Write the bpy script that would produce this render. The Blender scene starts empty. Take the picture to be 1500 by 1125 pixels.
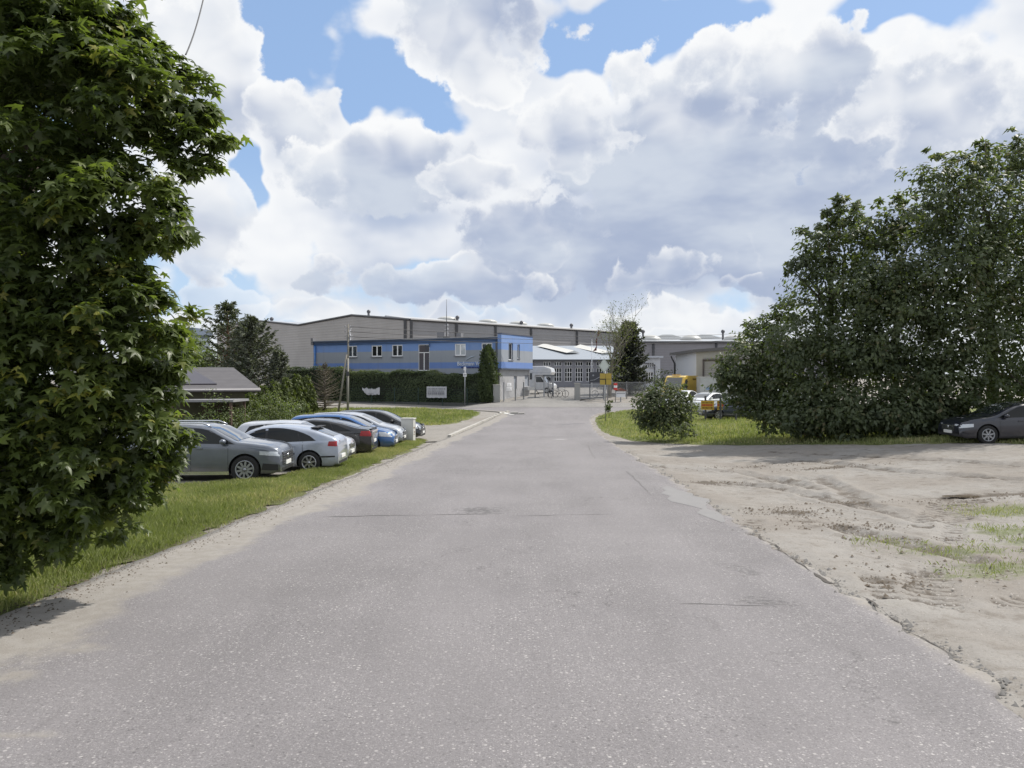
import bpy, bmesh, math, random
import numpy as np
from mathutils import Vector, Matrix
random.seed(7)
RNG = np.random.default_rng(11)
SC = bpy.context.scene
COL = SC.collection
PI = math.pi
F = 1127.0            # focal length in photo pixels (1500 wide)
HOR = 552.0           # horizon row of the photograph
EYE = 2.45            # camera height above the road below it

# ------------------------------------------------------------------ terrain
_BX = np.array([-40., 0., 20., 45., 54., 62., 69., 74., 78., 90., 110., 160., 400., 2500.])
_BZ = np.array([.6, 0., -.32, -.70, -.66, -.40, -.12, .05, .33, .70, 1.0, 1.3, 1.5, 1.5])
_m = np.gradient(_BZ, _BX)
def base(Y):
    Y = np.clip(np.asarray(Y, float), -40, 2499)
    i = np.clip(np.searchsorted(_BX, Y) - 1, 0, len(_BX) - 2)
    h = _BX[i + 1] - _BX[i]; t = (Y - _BX[i]) / h
    return ((2*t**3 - 3*t**2 + 1) * _BZ[i] + (t**3 - 2*t**2 + t) * h * _m[i]
            + (-2*t**3 + 3*t**2) * _BZ[i+1] + (t**3 - t**2) * h * _m[i+1])
def sstep(a, b, x):
    t = np.clip((np.asarray(x, float) - a) / (b - a), 0, 1)
    return t * t * (3 - 2 * t)
def g(x, Y):
    return base(Y) + .62 * sstep(6, 17, x) * (1 - sstep(40, 66, Y)) * sstep(-6, 12, Y)
_g0 = g
def g(x, Y): return _g0(x, Y) - .50 * sstep(-1.5, -6, x) * sstep(63, 74, Y) * (1 - sstep(84, 100, Y))
def gz(x, Y): return float(g(x, Y))
def P(px, py, Y): return ((px - 750) * Y / F, Y, EYE - (py - HOR) * Y / F)
def ground_at(px, py):
    Y = 30.
    for _ in range(60):
        x = (px - 750) * Y / F
        Y = .5 * Y + .5 * (EYE - gz(x, Y)) * F / (py - HOR)
        Y = max(2, min(Y, 400))
    return ((px - 750) * Y / F, Y)
_ng = {}
def vnoise(x, y, seed=0):
    if seed not in _ng: _ng[seed] = np.random.default_rng(seed + 100).random((256, 256))
    G = _ng[seed]
    x = np.asarray(x, float); y = np.asarray(y, float)
    xi = np.floor(x).astype(int); yi = np.floor(y).astype(int)
    fx = x - xi; fy = y - yi
    fx = fx*fx*(3-2*fx); fy = fy*fy*(3-2*fy)
    a = G[xi % 256, yi % 256]; b = G[(xi+1) % 256, yi % 256]
    c = G[xi % 256, (yi+1) % 256]; d = G[(xi+1) % 256, (yi+1) % 256]
    return (a*(1-fx)+b*fx)*(1-fy) + (c*(1-fx)+d*fx)*fy - .5
def fbm(x, y, seed=0, oct=4):
    s = 0; a = 1.; f = 1.
    for k in range(oct):
        s = s + a * vnoise(x*f + 17*k, y*f + 31*k, seed + k); a *= .5; f *= 2.03
    return s

# ------------------------------------------------------------------ node helpers
class NT:
    def __init__(s, nt): s.nt = nt; s.n = nt.nodes; s.l = nt.links
    def new(s, t, **kw):
        n = s.n.new(t)
        for k, v in kw.items(): setattr(n, k, v)
        return n
    def put(s, sock, v):
        if isinstance(v, bpy.types.NodeSocket): s.l.new(v, sock)
        else: sock.default_value = v
    def m(s, op, a, b=None, c=None, clamp=False):
        n = s.new('ShaderNodeMath', operation=op, use_clamp=clamp)
        s.put(n.inputs[0], a)
        if b is not None: s.put(n.inputs[1], b)
        if c is not None: s.put(n.inputs[2], c)
        return n.outputs[0]
    def vm(s, op, a, b=None):
        n = s.new('ShaderNodeVectorMath', operation=op)
        s.put(n.inputs[0], a)
        if b is not None: s.put(n.inputs[1], b)
        return n.outputs[0]
    def mix(s, f, a, b, blend='MIX'):
        n = s.new('ShaderNodeMix', data_type='RGBA', blend_type=blend)
        n.clamp_factor = True
        s.put(n.inputs[0], f)
        for k, v in ((6, a), (7, b)):
            if not isinstance(v, bpy.types.NodeSocket) and len(v) == 3: v = (*v, 1)
            s.put(n.inputs[k], v)
        return n.outputs[2]
    def ss(s, x, a, b, lo=0., hi=1.):
        n = s.new('ShaderNodeMapRange', interpolation_type='SMOOTHSTEP')
        s.put(n.inputs[0], x); s.put(n.inputs[1], a); s.put(n.inputs[2], b); s.put(n.inputs[3], lo); s.put(n.inputs[4], hi)
        return n.outputs[0]
    def noise(s, vec, scale, detail=3, rough=.55, dim='3D', dist=0.):
        n = s.new('ShaderNodeTexNoise', noise_dimensions=dim)
        s.put(n.inputs['Vector'], vec); n.inputs['Scale'].default_value = scale
        n.inputs['Detail'].default_value = detail; n.inputs['Roughness'].default_value = rough
        n.inputs['Distortion'].default_value = dist
        return n.outputs[0]
    def voro(s, vec, scale, feature='F1', rand=1.):
        n = s.new('ShaderNodeTexVoronoi', feature=feature)
        s.put(n.inputs['Vector'], vec); n.inputs['Scale'].default_value = scale
        if 'Randomness' in n.inputs: n.inputs['Randomness'].default_value = rand
        return n
    def sep(s, v):
        n = s.new('ShaderNodeSeparateXYZ'); s.put(n.inputs[0], v); return n.outputs
    def comb(s, x, y, z):
        n = s.new('ShaderNodeCombineXYZ')
        for i, v in enumerate((x, y, z)): s.put(n.inputs[i], v)
        return n.outputs[0]
    def bump(s, h, strength=.3, dist=.02):
        n = s.new('ShaderNodeBump'); n.inputs['Strength'].default_value = strength
        n.inputs['Distance'].default_value = dist; s.put(n.inputs['Height'], h); return n.outputs[0]

def newmat(name):
    m = bpy.data.materials.new(name); m.use_nodes = True
    t = NT(m.node_tree); b = t.n['Principled BSDF']
    return m, t, b
def pos(t): return t.new('ShaderNodeNewGeometry').outputs['Position']
def objc(t): return t.new('ShaderNodeTexCoord').outputs['Object']

MATS = {}
def M(name, col, rough=.7, metal=0., var=.12, vscale=3., bump=0., bscale=30., coat=0., spec=.5, dirt=None, dscale=1.2, damt=.4):
    """plain surface with large and small tone variation (wear), optional dirt colour and bump"""
    if name in MATS: return MATS[name]
    m, t, b = newmat(name)
    p = objc(t)
    n1 = t.noise(p, vscale, 4, .6); n2 = t.noise(p, vscale * 9, 3, .6)
    k = t.m('ADD', t.m('MULTIPLY', t.m('SUBTRACT', n1, .5), 2*var), t.m('MULTIPLY', t.m('SUBTRACT', n2, .5), var))
    k = t.m('ADD', k, 1.)
    c = t.vm('SCALE', (*col, ))
    n = c.node; n.inputs[0].default_value = col; t.put(n.inputs['Scale'], k)
    if dirt:
        f = t.ss(t.noise(p, dscale, 5, .65), .48, .72, 0, damt)
        c = t.mix(f, c, dirt)
    t.put(b.inputs['Base Color'], c)
    b.inputs['Roughness'].default_value = rough; b.inputs['Metallic'].default_value = metal
    b.inputs['Coat Weight'].default_value = coat; b.inputs['Coat Roughness'].default_value = .04
    b.inputs['Specular IOR Level'].default_value = spec
    if bump: t.put(b.inputs['Normal'], t.bump(t.noise(p, bscale, 4), bump, .01))
    MATS[name] = m
    return m

# ------------------------------------------------------------------ object helpers
def link(o, parent=None):
    COL.objects.link(o)
    if parent: o.parent = parent
    return o
def tag(o, label=None, cat=None, group=None, kind=None):
    if label: o['label'] = label
    if cat: o['category'] = cat
    if group: o['group'] = group
    if kind: o['kind'] = kind
    return o
def thing(name, label, cat, loc=(0, 0, 0), rz=0., group=None):
    o = bpy.data.objects.new(name, None); o.empty_display_size = .3
    COL.objects.link(o); o.location = loc; o.rotation_euler = (0, 0, rz)
    return tag(o, label, cat, group)
def npmesh(name, V, Fc, mats, parent=None, smooth=False, tint=None, mi=None, attrs=None):
    V = np.asarray(V, np.float32); Fc = np.asarray(Fc, np.int32)
    me = bpy.data.meshes.new(name)
    me.vertices.add(len(V)); me.vertices.foreach_set('co', V.ravel())
    m, k = Fc.shape
    me.loops.add(m * k); me.loops.foreach_set('vertex_index', Fc.ravel())
    me.polygons.add(m); me.polygons.foreach_set('loop_start', np.arange(0, m * k, k, dtype=np.int32))
    if mi is not None: me.polygons.foreach_set('material_index', np.asarray(mi, np.int32))
    me.update(calc_edges=True)
    if smooth: me.polygons.foreach_set('use_smooth', np.ones(m, bool))
    if tint is not None:
        a = me.attributes.new('tint', 'FLOAT', 'FACE'); a.data.foreach_set('value', np.asarray(tint, np.float32))
    for kx, v in (attrs or {}).items():
        a = me.attributes.new(kx, 'FLOAT', 'POINT'); a.data.foreach_set('value', np.asarray(v, np.float32))
    for mt in (mats if isinstance(mats, (list, tuple)) else [mats]): me.materials.append(mt)
    return link(bpy.data.objects.new(name, me), parent)

class MB:
    """collects shapes and links them as ONE mesh object"""
    def __init__(s): s.v = []; s.f = []; s.mi = []; s.sm = []
    def add(s, vs, fs, mi=0, smooth=False):
        o = len(s.v); s.v += [tuple(v) for v in vs]
        for f in fs: s.f.append([i + o for i in f]); s.mi.append(mi); s.sm.append(smooth)
        return s
    def box(s, x0, x1, y0, y1, z0, z1, mi=0, rot=None, c=None, bev=0.):
        x0, x1 = min(x0, x1), max(x0, x1); y0, y1 = min(y0, y1), max(y0, y1); z0, z1 = min(z0, z1), max(z0, z1)
        if bev > 0:
            bm = bmesh.new(); bmesh.ops.create_cube(bm, size=1)
            for v in bm.verts: v.co = Vector(((x0+x1)/2 + v.co.x*(x1-x0), (y0+y1)/2 + v.co.y*(y1-y0), (z0+z1)/2 + v.co.z*(z1-z0)))
            bmesh.ops.bevel(bm, geom=bm.edges[:], offset=bev, segments=2, profile=.7, affect='EDGES')
            bm.verts.index_update()
            vs = [v.co.copy() for v in bm.verts]; fs = [[v.index for v in f.verts] for f in bm.faces]; bm.free()
        else:
            vs = [(x, y, z) for z in (z0, z1) for y in (y0, y1) for x in (x0, x1)]
            fs = [(0, 2, 3, 1), (4, 5, 7, 6), (0, 1, 5, 4), (1, 3, 7, 5), (3, 2, 6, 7), (2, 0, 4, 6)]
        if rot is not None:
            R = rot; c = Vector(c or ((x0+x1)/2, (y0+y1)/2, (z0+z1)/2)); vs = [R @ (Vector(v) - c) + c for v in vs]
        return s.add(vs, fs, mi)
    def prism(s, poly, axis, a, b, mi=0):
        """poly: list of 2-D points; axis: the extruded axis"""
        def pt(p, w): return {'x': (w, p[0], p[1]), 'y': (p[0], w, p[1]), 'z': (p[0], p[1], w)}[axis]
        n = len(poly); vs = [pt(p, a) for p in poly] + [pt(p, b) for p in poly]
        fs = [list(range(n))[::-1], list(range(n, 2*n))] + [(i, (i+1) % n, n + (i+1) % n, n + i) for i in range(n)]
        return s.add(vs, fs, mi)
    def tube(s, pts, r, n=8, mi=0, cap=True, smooth=True):
        pts = [Vector(p) for p in pts]; rs = r if isinstance(r, (list, tuple)) else [r] * len(pts)
        vs = []; fs = []
        for i, p in enumerate(pts):
            d = (pts[min(i+1, len(pts)-1)] - pts[max(i-1, 0)]).normalized()
            a = d.orthogonal().normalized() if abs(d.z) > .95 else d.cross(Vector((0, 0, 1))).normalized()
            b = d.cross(a)
            for k in range(n):
                w = 2*PI*k/n; vs.append(p + (a*math.cos(w) + b*math.sin(w)) * rs[i])
        for i in range(len(pts)-1):
            for k in range(n): fs.append((i*n+k, i*n+(k+1) % n, (i+1)*n+(k+1) % n, (i+1)*n+k))
        s.add(vs, fs, mi, smooth)
        if cap:
            o = len(s.v) - len(vs)
            s.f.append([o+k for k in range(n)][::-1]); s.mi.append(mi); s.sm.append(False)
            s.f.append([o+(len(pts)-1)*n+k for k in range(n)]); s.mi.append(mi); s.sm.append(False)
        return s
    def lathe(s, prof, n=24, axis='y', c=(0, 0, 0), mi=0, smooth=True):
        """prof: (radius, offset along the axis)"""
        vs = []; fs = []
        for r, h in prof:
            for k in range(n):
                w = 2*PI*k/n; a, b = r*math.cos(w), r*math.sin(w)
                vs.append({'y': (c[0]+a, c[1]+h, c[2]+b), 'z': (c[0]+a, c[1]+b, c[2]+h), 'x': (c[0]+h, c[1]+a, c[2]+b)}[axis])
        for i in range(len(prof)-1):
            for k in range(n): fs.append((i*n+k, i*n+(k+1) % n, (i+1)*n+(k+1) % n, (i+1)*n+k))
        return s.add(vs, fs, mi, smooth)
    def ell(s, c, r, n=12, mi=0):
        vs = []; fs = []; h = n // 2
        for i in range(h+1):
            a = PI*i/h
            for k in range(n):
                w = 2*PI*k/n
                vs.append((c[0]+r[0]*math.sin(a)*math.cos(w), c[1]+r[1]*math.sin(a)*math.sin(w), c[2]+r[2]*math.cos(a)))
        for i in range(h):
            for k in range(n): fs.append((i*n+k, (i+1)*n+k, (i+1)*n+(k+1) % n, i*n+(k+1) % n))
        return s.add(vs, fs, mi, True)
    def build(s, name, mats, parent=None, recalc=True, sharp=None):
        me = bpy.data.meshes.new(name); me.from_pydata(s.v, [], s.f)
        me.polygons.foreach_set('material_index', s.mi); me.polygons.foreach_set('use_smooth', s.sm)
        for m in (mats if isinstance(mats, (list, tuple)) else [mats]): me.materials.append(m)
        if recalc:
            bm = bmesh.new(); bm.from_mesh(me); bmesh.ops.recalc_face_normals(bm, faces=bm.faces[:]); bm.to_mesh(me); bm.free()
        if sharp: me.set_sharp_from_angle(angle=sharp)
        me.update()
        return link(bpy.data.objects.new(name, me), parent)

def holed_wall(mb, x0, x1, z0, z1, holes, y=0., depth=.18, mi=0, rmi=0):
    """wall sheet in the plane y with real openings and reveals going back to y+depth"""
    xs = sorted(set([x0, x1] + [h[0] for h in holes] + [h[1] for h in holes])); zs = sorted(set([z0, z1] + [h[2] for h in holes] + [h[3] for h in holes]))
    for i in range(len(xs)-1):
        for j in range(len(zs)-1):
            cx, cz = (xs[i]+xs[i+1])/2, (zs[j]+zs[j+1])/2
            if any(h[0] < cx < h[1] and h[2] < cz < h[3] for h in holes): continue
            mb.add([(xs[i], y, zs[j]), (xs[i+1], y, zs[j]), (xs[i+1], y, zs[j+1]), (xs[i], y, zs[j+1])], [(0, 1, 2, 3)], mi)
    for a, b, c, d in holes:
        q = y + depth
        mb.add([(a, y, c), (b, y, c), (b, y, d), (a, y, d), (a, q, c), (b, q, c), (b, q, d), (a, q, d)],
               [(0, 4, 5, 1), (1, 5, 6, 2), (2, 6, 7, 3), (3, 7, 4, 0)], rmi)
def window(parent, x0, x1, z0, z1, y, mats, cols=2, rows=(), fw=.06, sill=True, name='window', transom=None):
    """frame part with pane and sill sub-parts, front of the frame at y"""
    f = MB()
    f.box(x0, x0+fw, y, y+.07, z0, z1); f.box(x1-fw, x1, y, y+.07, z0, z1)
    f.box(x0+fw, x1-fw, y+.001, y+.07, z0, z0+fw); f.box(x0+fw, x1-fw, y+.001, y+.07, z1-fw, z1)
    for i in range(1, cols):
        xm = x0 + (x1-x0)*i/cols; f.box(xm-fw*.7, xm+fw*.7, y+.002, y+.068, z0+fw, z1-fw if transom is None else transom)
    for r in rows: f.box(x0+fw, x1-fw, y+.003, y+.066, r-fw*.5, r+fw*.5)
    if transom is not None: f.box(x0+fw, x1-fw, y+.003, y+.066, transom-fw*.5, transom+fw*.5)
    w = f.build(name, mats[0], parent)
    MB().box(x0+fw*.5, x1-fw*.5, y+.035, y+.045, z0+fw*.5, z1-fw*.5).build('pane', mats[1], w)
    if sill: MB().box(x0-.05, x1+.05, y-.22, y+.01, z0-.07, z0-.005).build('sill', mats[2], w)
    return w
def text_mesh(name, body, size, mat, parent, M4, depth=.02, spacing=1.):
    cu = bpy.data.curves.new(name, 'FONT'); cu.body = body; cu.size = size; cu.extrude = depth; cu.space_character = spacing
    ob = bpy.data.objects.new(name, cu); COL.objects.link(ob)
    dg = bpy.context.evaluated_depsgraph_get(); dg.update()
    me = bpy.data.meshes.new_from_object(ob.evaluated_get(dg)); bpy.data.objects.remove(ob)
    me.materials.clear(); me.materials.append(mat); me.transform(M4); me.name = name
    return link(bpy.data.objects.new(name, me), parent)
# ------------------------------------------------------------------ camera, light, sky
cam = bpy.data.objects.new('camera', bpy.data.cameras.new('camera')); COL.objects.link(cam); SC.camera = cam
cam.location = (0, 0, EYE); cam.rotation_euler = (PI/2, 0, 0)
cam.data.sensor_width = 36; cam.data.lens = 36 * F / 1500
cam.data.shift_y = (HOR - 562.5) / 1500; cam.data.clip_end = 6000; cam.data.clip_start = .05
SUN_AZ, SUN_EL = math.radians(60), math.radians(51)
sd = Vector((math.sin(SUN_AZ)*math.cos(SUN_EL), math.cos(SUN_AZ)*math.cos(SUN_EL), math.sin(SUN_EL)))
sun = bpy.data.objects.new('sun', bpy.data.lights.new('sun', 'SUN')); COL.objects.link(sun)
sun.data.energy = 3.0; sun.data.angle = math.radians(.9); sun.data.color = (1., .95, .87)
sun.rotation_euler = sd.to_track_quat('Z', 'Y').to_euler(); sun.location = sd * 60
SC.view_settings.view_transform = 'Standard'; SC.view_settings.look = 'None'
EXPO = .75
SC.cycles.max_bounces = 6; SC.cycles.diffuse_bounces = 3
SC.view_settings.exposure = EXPO; SC.view_settings.gamma = 1

def build_world():
    w = bpy.data.worlds.new('World'); SC.world = w; w.use_nodes = True
    t = NT(w.node_tree); bg = t.n['Background']
    sky = t.new('ShaderNodeTexSky', sky_type='NISHITA'); sky.sun_disc = False
    sky.sun_elevation = SUN_EL; sky.sun_rotation = SUN_AZ; sky.air_density = 1.; sky.dust_density = .6; sky.ozone_density = 1.5
    d = t.new('ShaderNodeTexCoord').outputs['Generated']
    dx, dy, dz = t.sep(d)[:3]
    u = t.m('ARCTAN2', dx, dy); v = t.m('ARCSINE', dz)
    warp = t.new('ShaderNodeTexNoise'); t.put(warp.inputs['Vector'], d)
    warp.inputs['Scale'].default_value = 7; warp.inputs['Detail'].default_value = 3; warp.inputs['Roughness'].default_value = .6
    wx, wy, wz = t.sep(warp.outputs['Color'])[:3]
    wu = t.m('ADD', u, t.m('MULTIPLY', t.m('SUBTRACT', wx, .5), .16)); wv = t.m('ADD', v, t.m('MULTIPLY', t.m('SUBTRACT', wy, .5), .12))
    def gsum(lst, U, V):
        acc = None
        for px, py, rx, ry, a in lst:
            uu = math.atan((px-750)/F); vv = math.atan2(HOR-py, math.hypot(F, px-750))
            A = t.m('MULTIPLY', t.m('SUBTRACT', U, uu), F/rx); B = t.m('MULTIPLY', t.m('SUBTRACT', V, vv), F/ry)
            q = t.m('ADD', t.m('MULTIPLY', A, A), t.m('MULTIPLY', B, B))
            e = t.m('MULTIPLY', t.m('POWER', 2.718, t.m('MULTIPLY', q, -1.)), a)
            acc = e if acc is None else t.m('ADD', acc, e)
        return acc
    cover = [(415, 40, 55, 75, -1.0), (575, 135, 75, 48, -1.05), (620, 190, 40, 26, -.6), (505, 160, 30, 45, -.6), (930, 45, 105, 42, -1.15), (1060, 18, 70, 24, -.7),
             (830, 55, 30, 45, -.7), (1300, 22, 110, 26, -.9), (355, 262, 26, 55, -1.3), (315, 395, 55, 30, -.75), (650, 388, 50, 10, -.5), (290, 445, 60, 20, -.4), (480, 330, 18, 14, -.2),
             (690, 40, 110, 70, .45), (1150, 75, 110, 60, .5), (320, 120, 60, 80, .45), (560, 255, 170, 75, .6), (1000, 260, 250, 120, .6), (1370, 130, 130, 60, .45), (430, 150, 45, 55, .4), (330, 320, 40, 60, .35)]
    grey = [(1090, 285, 200, 120, .75), (1330, 280, 150, 110, .55), (560, 305, 120, 32, .75), (770, 400, 190, 42, .5), (690, 30, 75, 35, .45), (960, 400, 260, 55, .75), (640, 440, 260, 18, .35), (1120, 450, 200, 16, .25), (560, 400, 150, 30, .3),
            (850, 260, 120, 40, .25), (420, 200, 60, 25, .15), (1010, 465, 150, 30, -.5), (420, 440, 120, 30, -.25), (700, 440, 100, 16, -.3), (890, 130, 140, 40, -.35), (1130, 45, 90, 30, -.5), (1350, 130, 130, 70, -.4), (600, 210, 110, 35, -.3), (680, 250, 90, 40, -.25)]
    def field(off, det=8):
        p = t.vm('ADD', d, off)
        n1 = t.noise(p, 5.5, det, .53); n2 = t.noise(t.vm('MULTIPLY', p, (1., 1., 1.4)), 14, det, .55)
        b = t.m('SUBTRACT', .36, t.voro(p, 17, 'F1').outputs['Distance'])
        return t.m('ADD', t.m('ADD', t.m('MULTIPLY', t.m('SUBTRACT', n1, .5), 1.5), t.m('MULTIPLY', t.m('SUBTRACT', n2, .5), .75)), t.m('MULTIPLY', b, .5))
    for n in list(t.n):
        pass
    f0 = field((0, 0, 0), 4)
    cov = t.m('ADD', gsum(cover, wu, wv), .42)
    c = t.m('ADD', cov, f0)
    alpha = t.ss(c, .0, .30)
    gr = t.m('ADD', gsum(grey, wu, wv), t.m('MULTIPLY', t.m('SUBTRACT', t.noise(t.vm('MULTIPLY', d, (1., 1., 2.2)), 5., 3, .55), .5), 2.0))
    gr = t.m('ADD', gr, t.m('MULTIPLY', t.ss(c, .1, 1.0), .32))
    gf = t.ss(gr, -.22, 1.12)
    k = 1. / (2**EXPO * .1)
    white = tuple(k * q for q in (.96, .97, .98)); greyc = tuple(k * q for q in (.47, .545, .70))
    cc = t.mix(gf, white, greyc)
    low = t.ss(v, .0, .16, 1., 0.)
    cc = t.mix(t.m('MULTIPLY', low, .6), cc, tuple(k * q for q in (.74, .79, .85)))
    blue = t.mix(.72, sky.outputs[0], tuple(k * q for q in (.33, .50, .80)))
    blue = t.mix(t.ss(v, .02, .30, 1., 0.), blue, tuple(k * q for q in (.56, .73, .93)))
    fin = t.mix(t.m('MULTIPLY', alpha, .97), blue, cc)
    # heaped clouds, far ones first: rounded lumps, bright upper rims, soft grey bases
    def billow(off, n_=3):
        p = t.vm('ADD', t.vm('ADD', d, off), t.vm('SCALE', t.vm('SUBTRACT', warp.outputs['Color'], (.5, .5, .5)))); p.node.inputs[1].links[0].from_node.inputs['Scale'].default_value = .07
        acc = None; parts = []
        for sc, w_ in ((9., .62), (21., .40), (46., .20))[:n_]:
            n = t.new('ShaderNodeTexVoronoi', feature='F1'); t.put(n.inputs['Vector'], p); n.inputs['Scale'].default_value = sc
            e = t.m('MULTIPLY', t.m('SUBTRACT', .42, n.outputs['Distance']), w_); acc = e if acc is None else t.m('ADD', acc, e); parts.append(acc)
        return parts
    B0_ = billow((0, 0, 0)); B0, B2 = B0_[2], B0_[1]; B1 = billow((.012, 0, .022), 2)[1]; lump = t.m('SUBTRACT', B2, B1)
    fine = t.m('MULTIPLY', t.m('SUBTRACT', t.noise(d, 24., 6, .64), .5), 1.15)
    soft = t.m('SUBTRACT', t.noise(t.vm('MULTIPLY', d, (1., 1., 1.6)), 7., 3, .55), .5)
    E = t.m('ADD', t.m('MULTIPLY', B0, 1.25), fine); E = t.m('ADD', E, t.m('MULTIPLY', soft, .8))
    gtone = t.mix(t.ss(t.noise(t.vm('MULTIPLY', d, (1., 1., 2.4)), 5.5, 4, .55), .34, .66), tuple(k*q for q in (.41, .48, .64)), tuple(k*q for q in (.62, .68, .78)))
    heaps = [  # column, row, half width, half height, whiteness, rise of whiteness with height
        (1020, 462, 170, 26, .85, .3, .75), (690, 455, 110, 18, .7, .2, .5), (450, 450, 130, 26, .7, .2, .5), (330, 435, 70, 34, .8, .2, .5), (1250, 440, 200, 34, .55, .2, .5),
        (1080, 350, 420, 110, .05, .12, 1.), (620, 408, 230, 42, .25, .40, .9), (760, 340, 170, 55, .22, .35, .9), (960, 400, 120, 34, .35, .5, .75), (1120, 420, 110, 22, .3, .4, .7), (1330, 300, 260, 130, .08, .18, 1.),
        (1010, 235, 290, 165, .16, .80, 1.), (1370, 140, 185, 80, .62, .40, .95), (1160, 120, 110, 100, .36, .75, .95), (840, 195, 130, 80, .58, .45, .9),
        (290, 310, 62, 95, .66, .3, .85), (295, 110, 95, 125, .70, .3, .95), (435, 185, 66, 75, .55, .4, .95), (690, 50, 135, 80, .52, -.35, .95), (575, 258, 180, 78, .40, .75, 1.), (690, 275, 105, 42, .62, .4, .8)]
    for px, py, rx, ry, s0, s1, am in heaps:
        uu = math.atan((px-750)/F); vv = math.atan2(HOR-py, math.hypot(F, px-750))
        A = t.m('MULTIPLY', t.m('SUBTRACT', wu, uu), F/rx); H_ = t.m('MULTIPLY', t.m('SUBTRACT', wv, vv), F/ry)
        q = t.m('ADD', t.m('MULTIPLY', A, A), t.m('MULTIPLY', H_, H_))
        D = t.m('ADD', t.m('SUBTRACT', .92, q), t.m('MULTIPLY', E, 1.1))
        al = t.m('MULTIPLY', t.ss(D, .0, .20), am)
        w_ = t.m('ADD', t.m('ADD', t.m('MULTIPLY', H_, s1), s0), t.m('MULTIPLY', lump, 1.25))
        w_ = t.m('ADD', w_, t.m('MULTIPLY', soft, .55)); w_ = t.m('ADD', w_, t.ss(D, .0, .5, .42, 0.))
        col = t.mix(t.ss(w_, .16, 1.28), gtone, white)
        fin = t.mix(al, fin, col)
    # below the horizon: plain dull ground tone
    fin = t.mix(t.ss(dz, -.03, -.004, 1., 0.), fin, tuple(k * q for q in (.25, .25, .23)))
    t.put(bg.inputs['Color'], fin); bg.inputs['Strength'].default_value = .1
    w.cycles.sampling_method = 'NONE'
build_world()

# ------------------------------------------------------------------ ground materials
def mat_soil():
    m, t, b = newmat('soil'); p = pos(t)
    n1 = t.noise(p, .35, 5, .6); n2 = t.noise(p, 3.1, 6, .65); n3 = t.noise(p, 38., 4, .7)
    c = t.mix(t.ss(n1, .38, .62), (.238, .218, .196), (.278, .264, .246))
    c = t.mix(t.ss(n2, .50, .70, 0, .75), c, (.18, .16, .138))
    c = t.mix(t.ss(n3, .30, .48, .6, 0), c, (.15, .135, .115)); c = t.mix(t.ss(t.noise(p, 11., 6, .75), .52, .7, 0, .45), c, (.17, .15, .13))
    c = t.mix(t.ss(n3, .58, .8, 0, .5), c, (.36, .34, .31))
    vo = t.voro(p, 55.); peb = t.m('MULTIPLY', t.ss(vo.outputs['Distance'], .16, .26, 1, 0), t.ss(t.sep(vo.outputs['Color'])[0], .86, .88))
    c = t.mix(t.m('MULTIPLY', peb, .8), c, t.mix(t.sep(vo.outputs['Color'])[1], (.13, .12, .11), (.5, .48, .44)))
    at = t.new('ShaderNodeAttribute', attribute_name='damp_shade').outputs['Fac']
    dm = t.m('ADD', at, t.m('MULTIPLY', t.m('SUBTRACT', n2, .5), 1.5))
    c = t.mix(t.ss(dm, .30, .85, 0, .75), c, (.085, .07, .056))
    gr = t.new('ShaderNodeAttribute', attribute_name='green').outputs['Fac']
    gm = t.m('ADD', gr, t.m('MULTIPLY', t.m('SUBTRACT', t.noise(p, 5., 5, .7), .5), 1.8))
    c = t.mix(t.ss(gm, .35, .9, 0, .6), c, (.125, .15, .05))
    t.put(b.inputs['Base Color'], c); b.inputs['Roughness'].default_value = .95; b.inputs['Specular IOR Level'].default_value = .2
    h = t.m('ADD', t.m('ADD', t.m('MULTIPLY', n3, .5), n2), t.m('MULTIPLY', peb, .5))
    t.put(b.inputs['Normal'], t.bump(h, .65, .03)); return m
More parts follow.
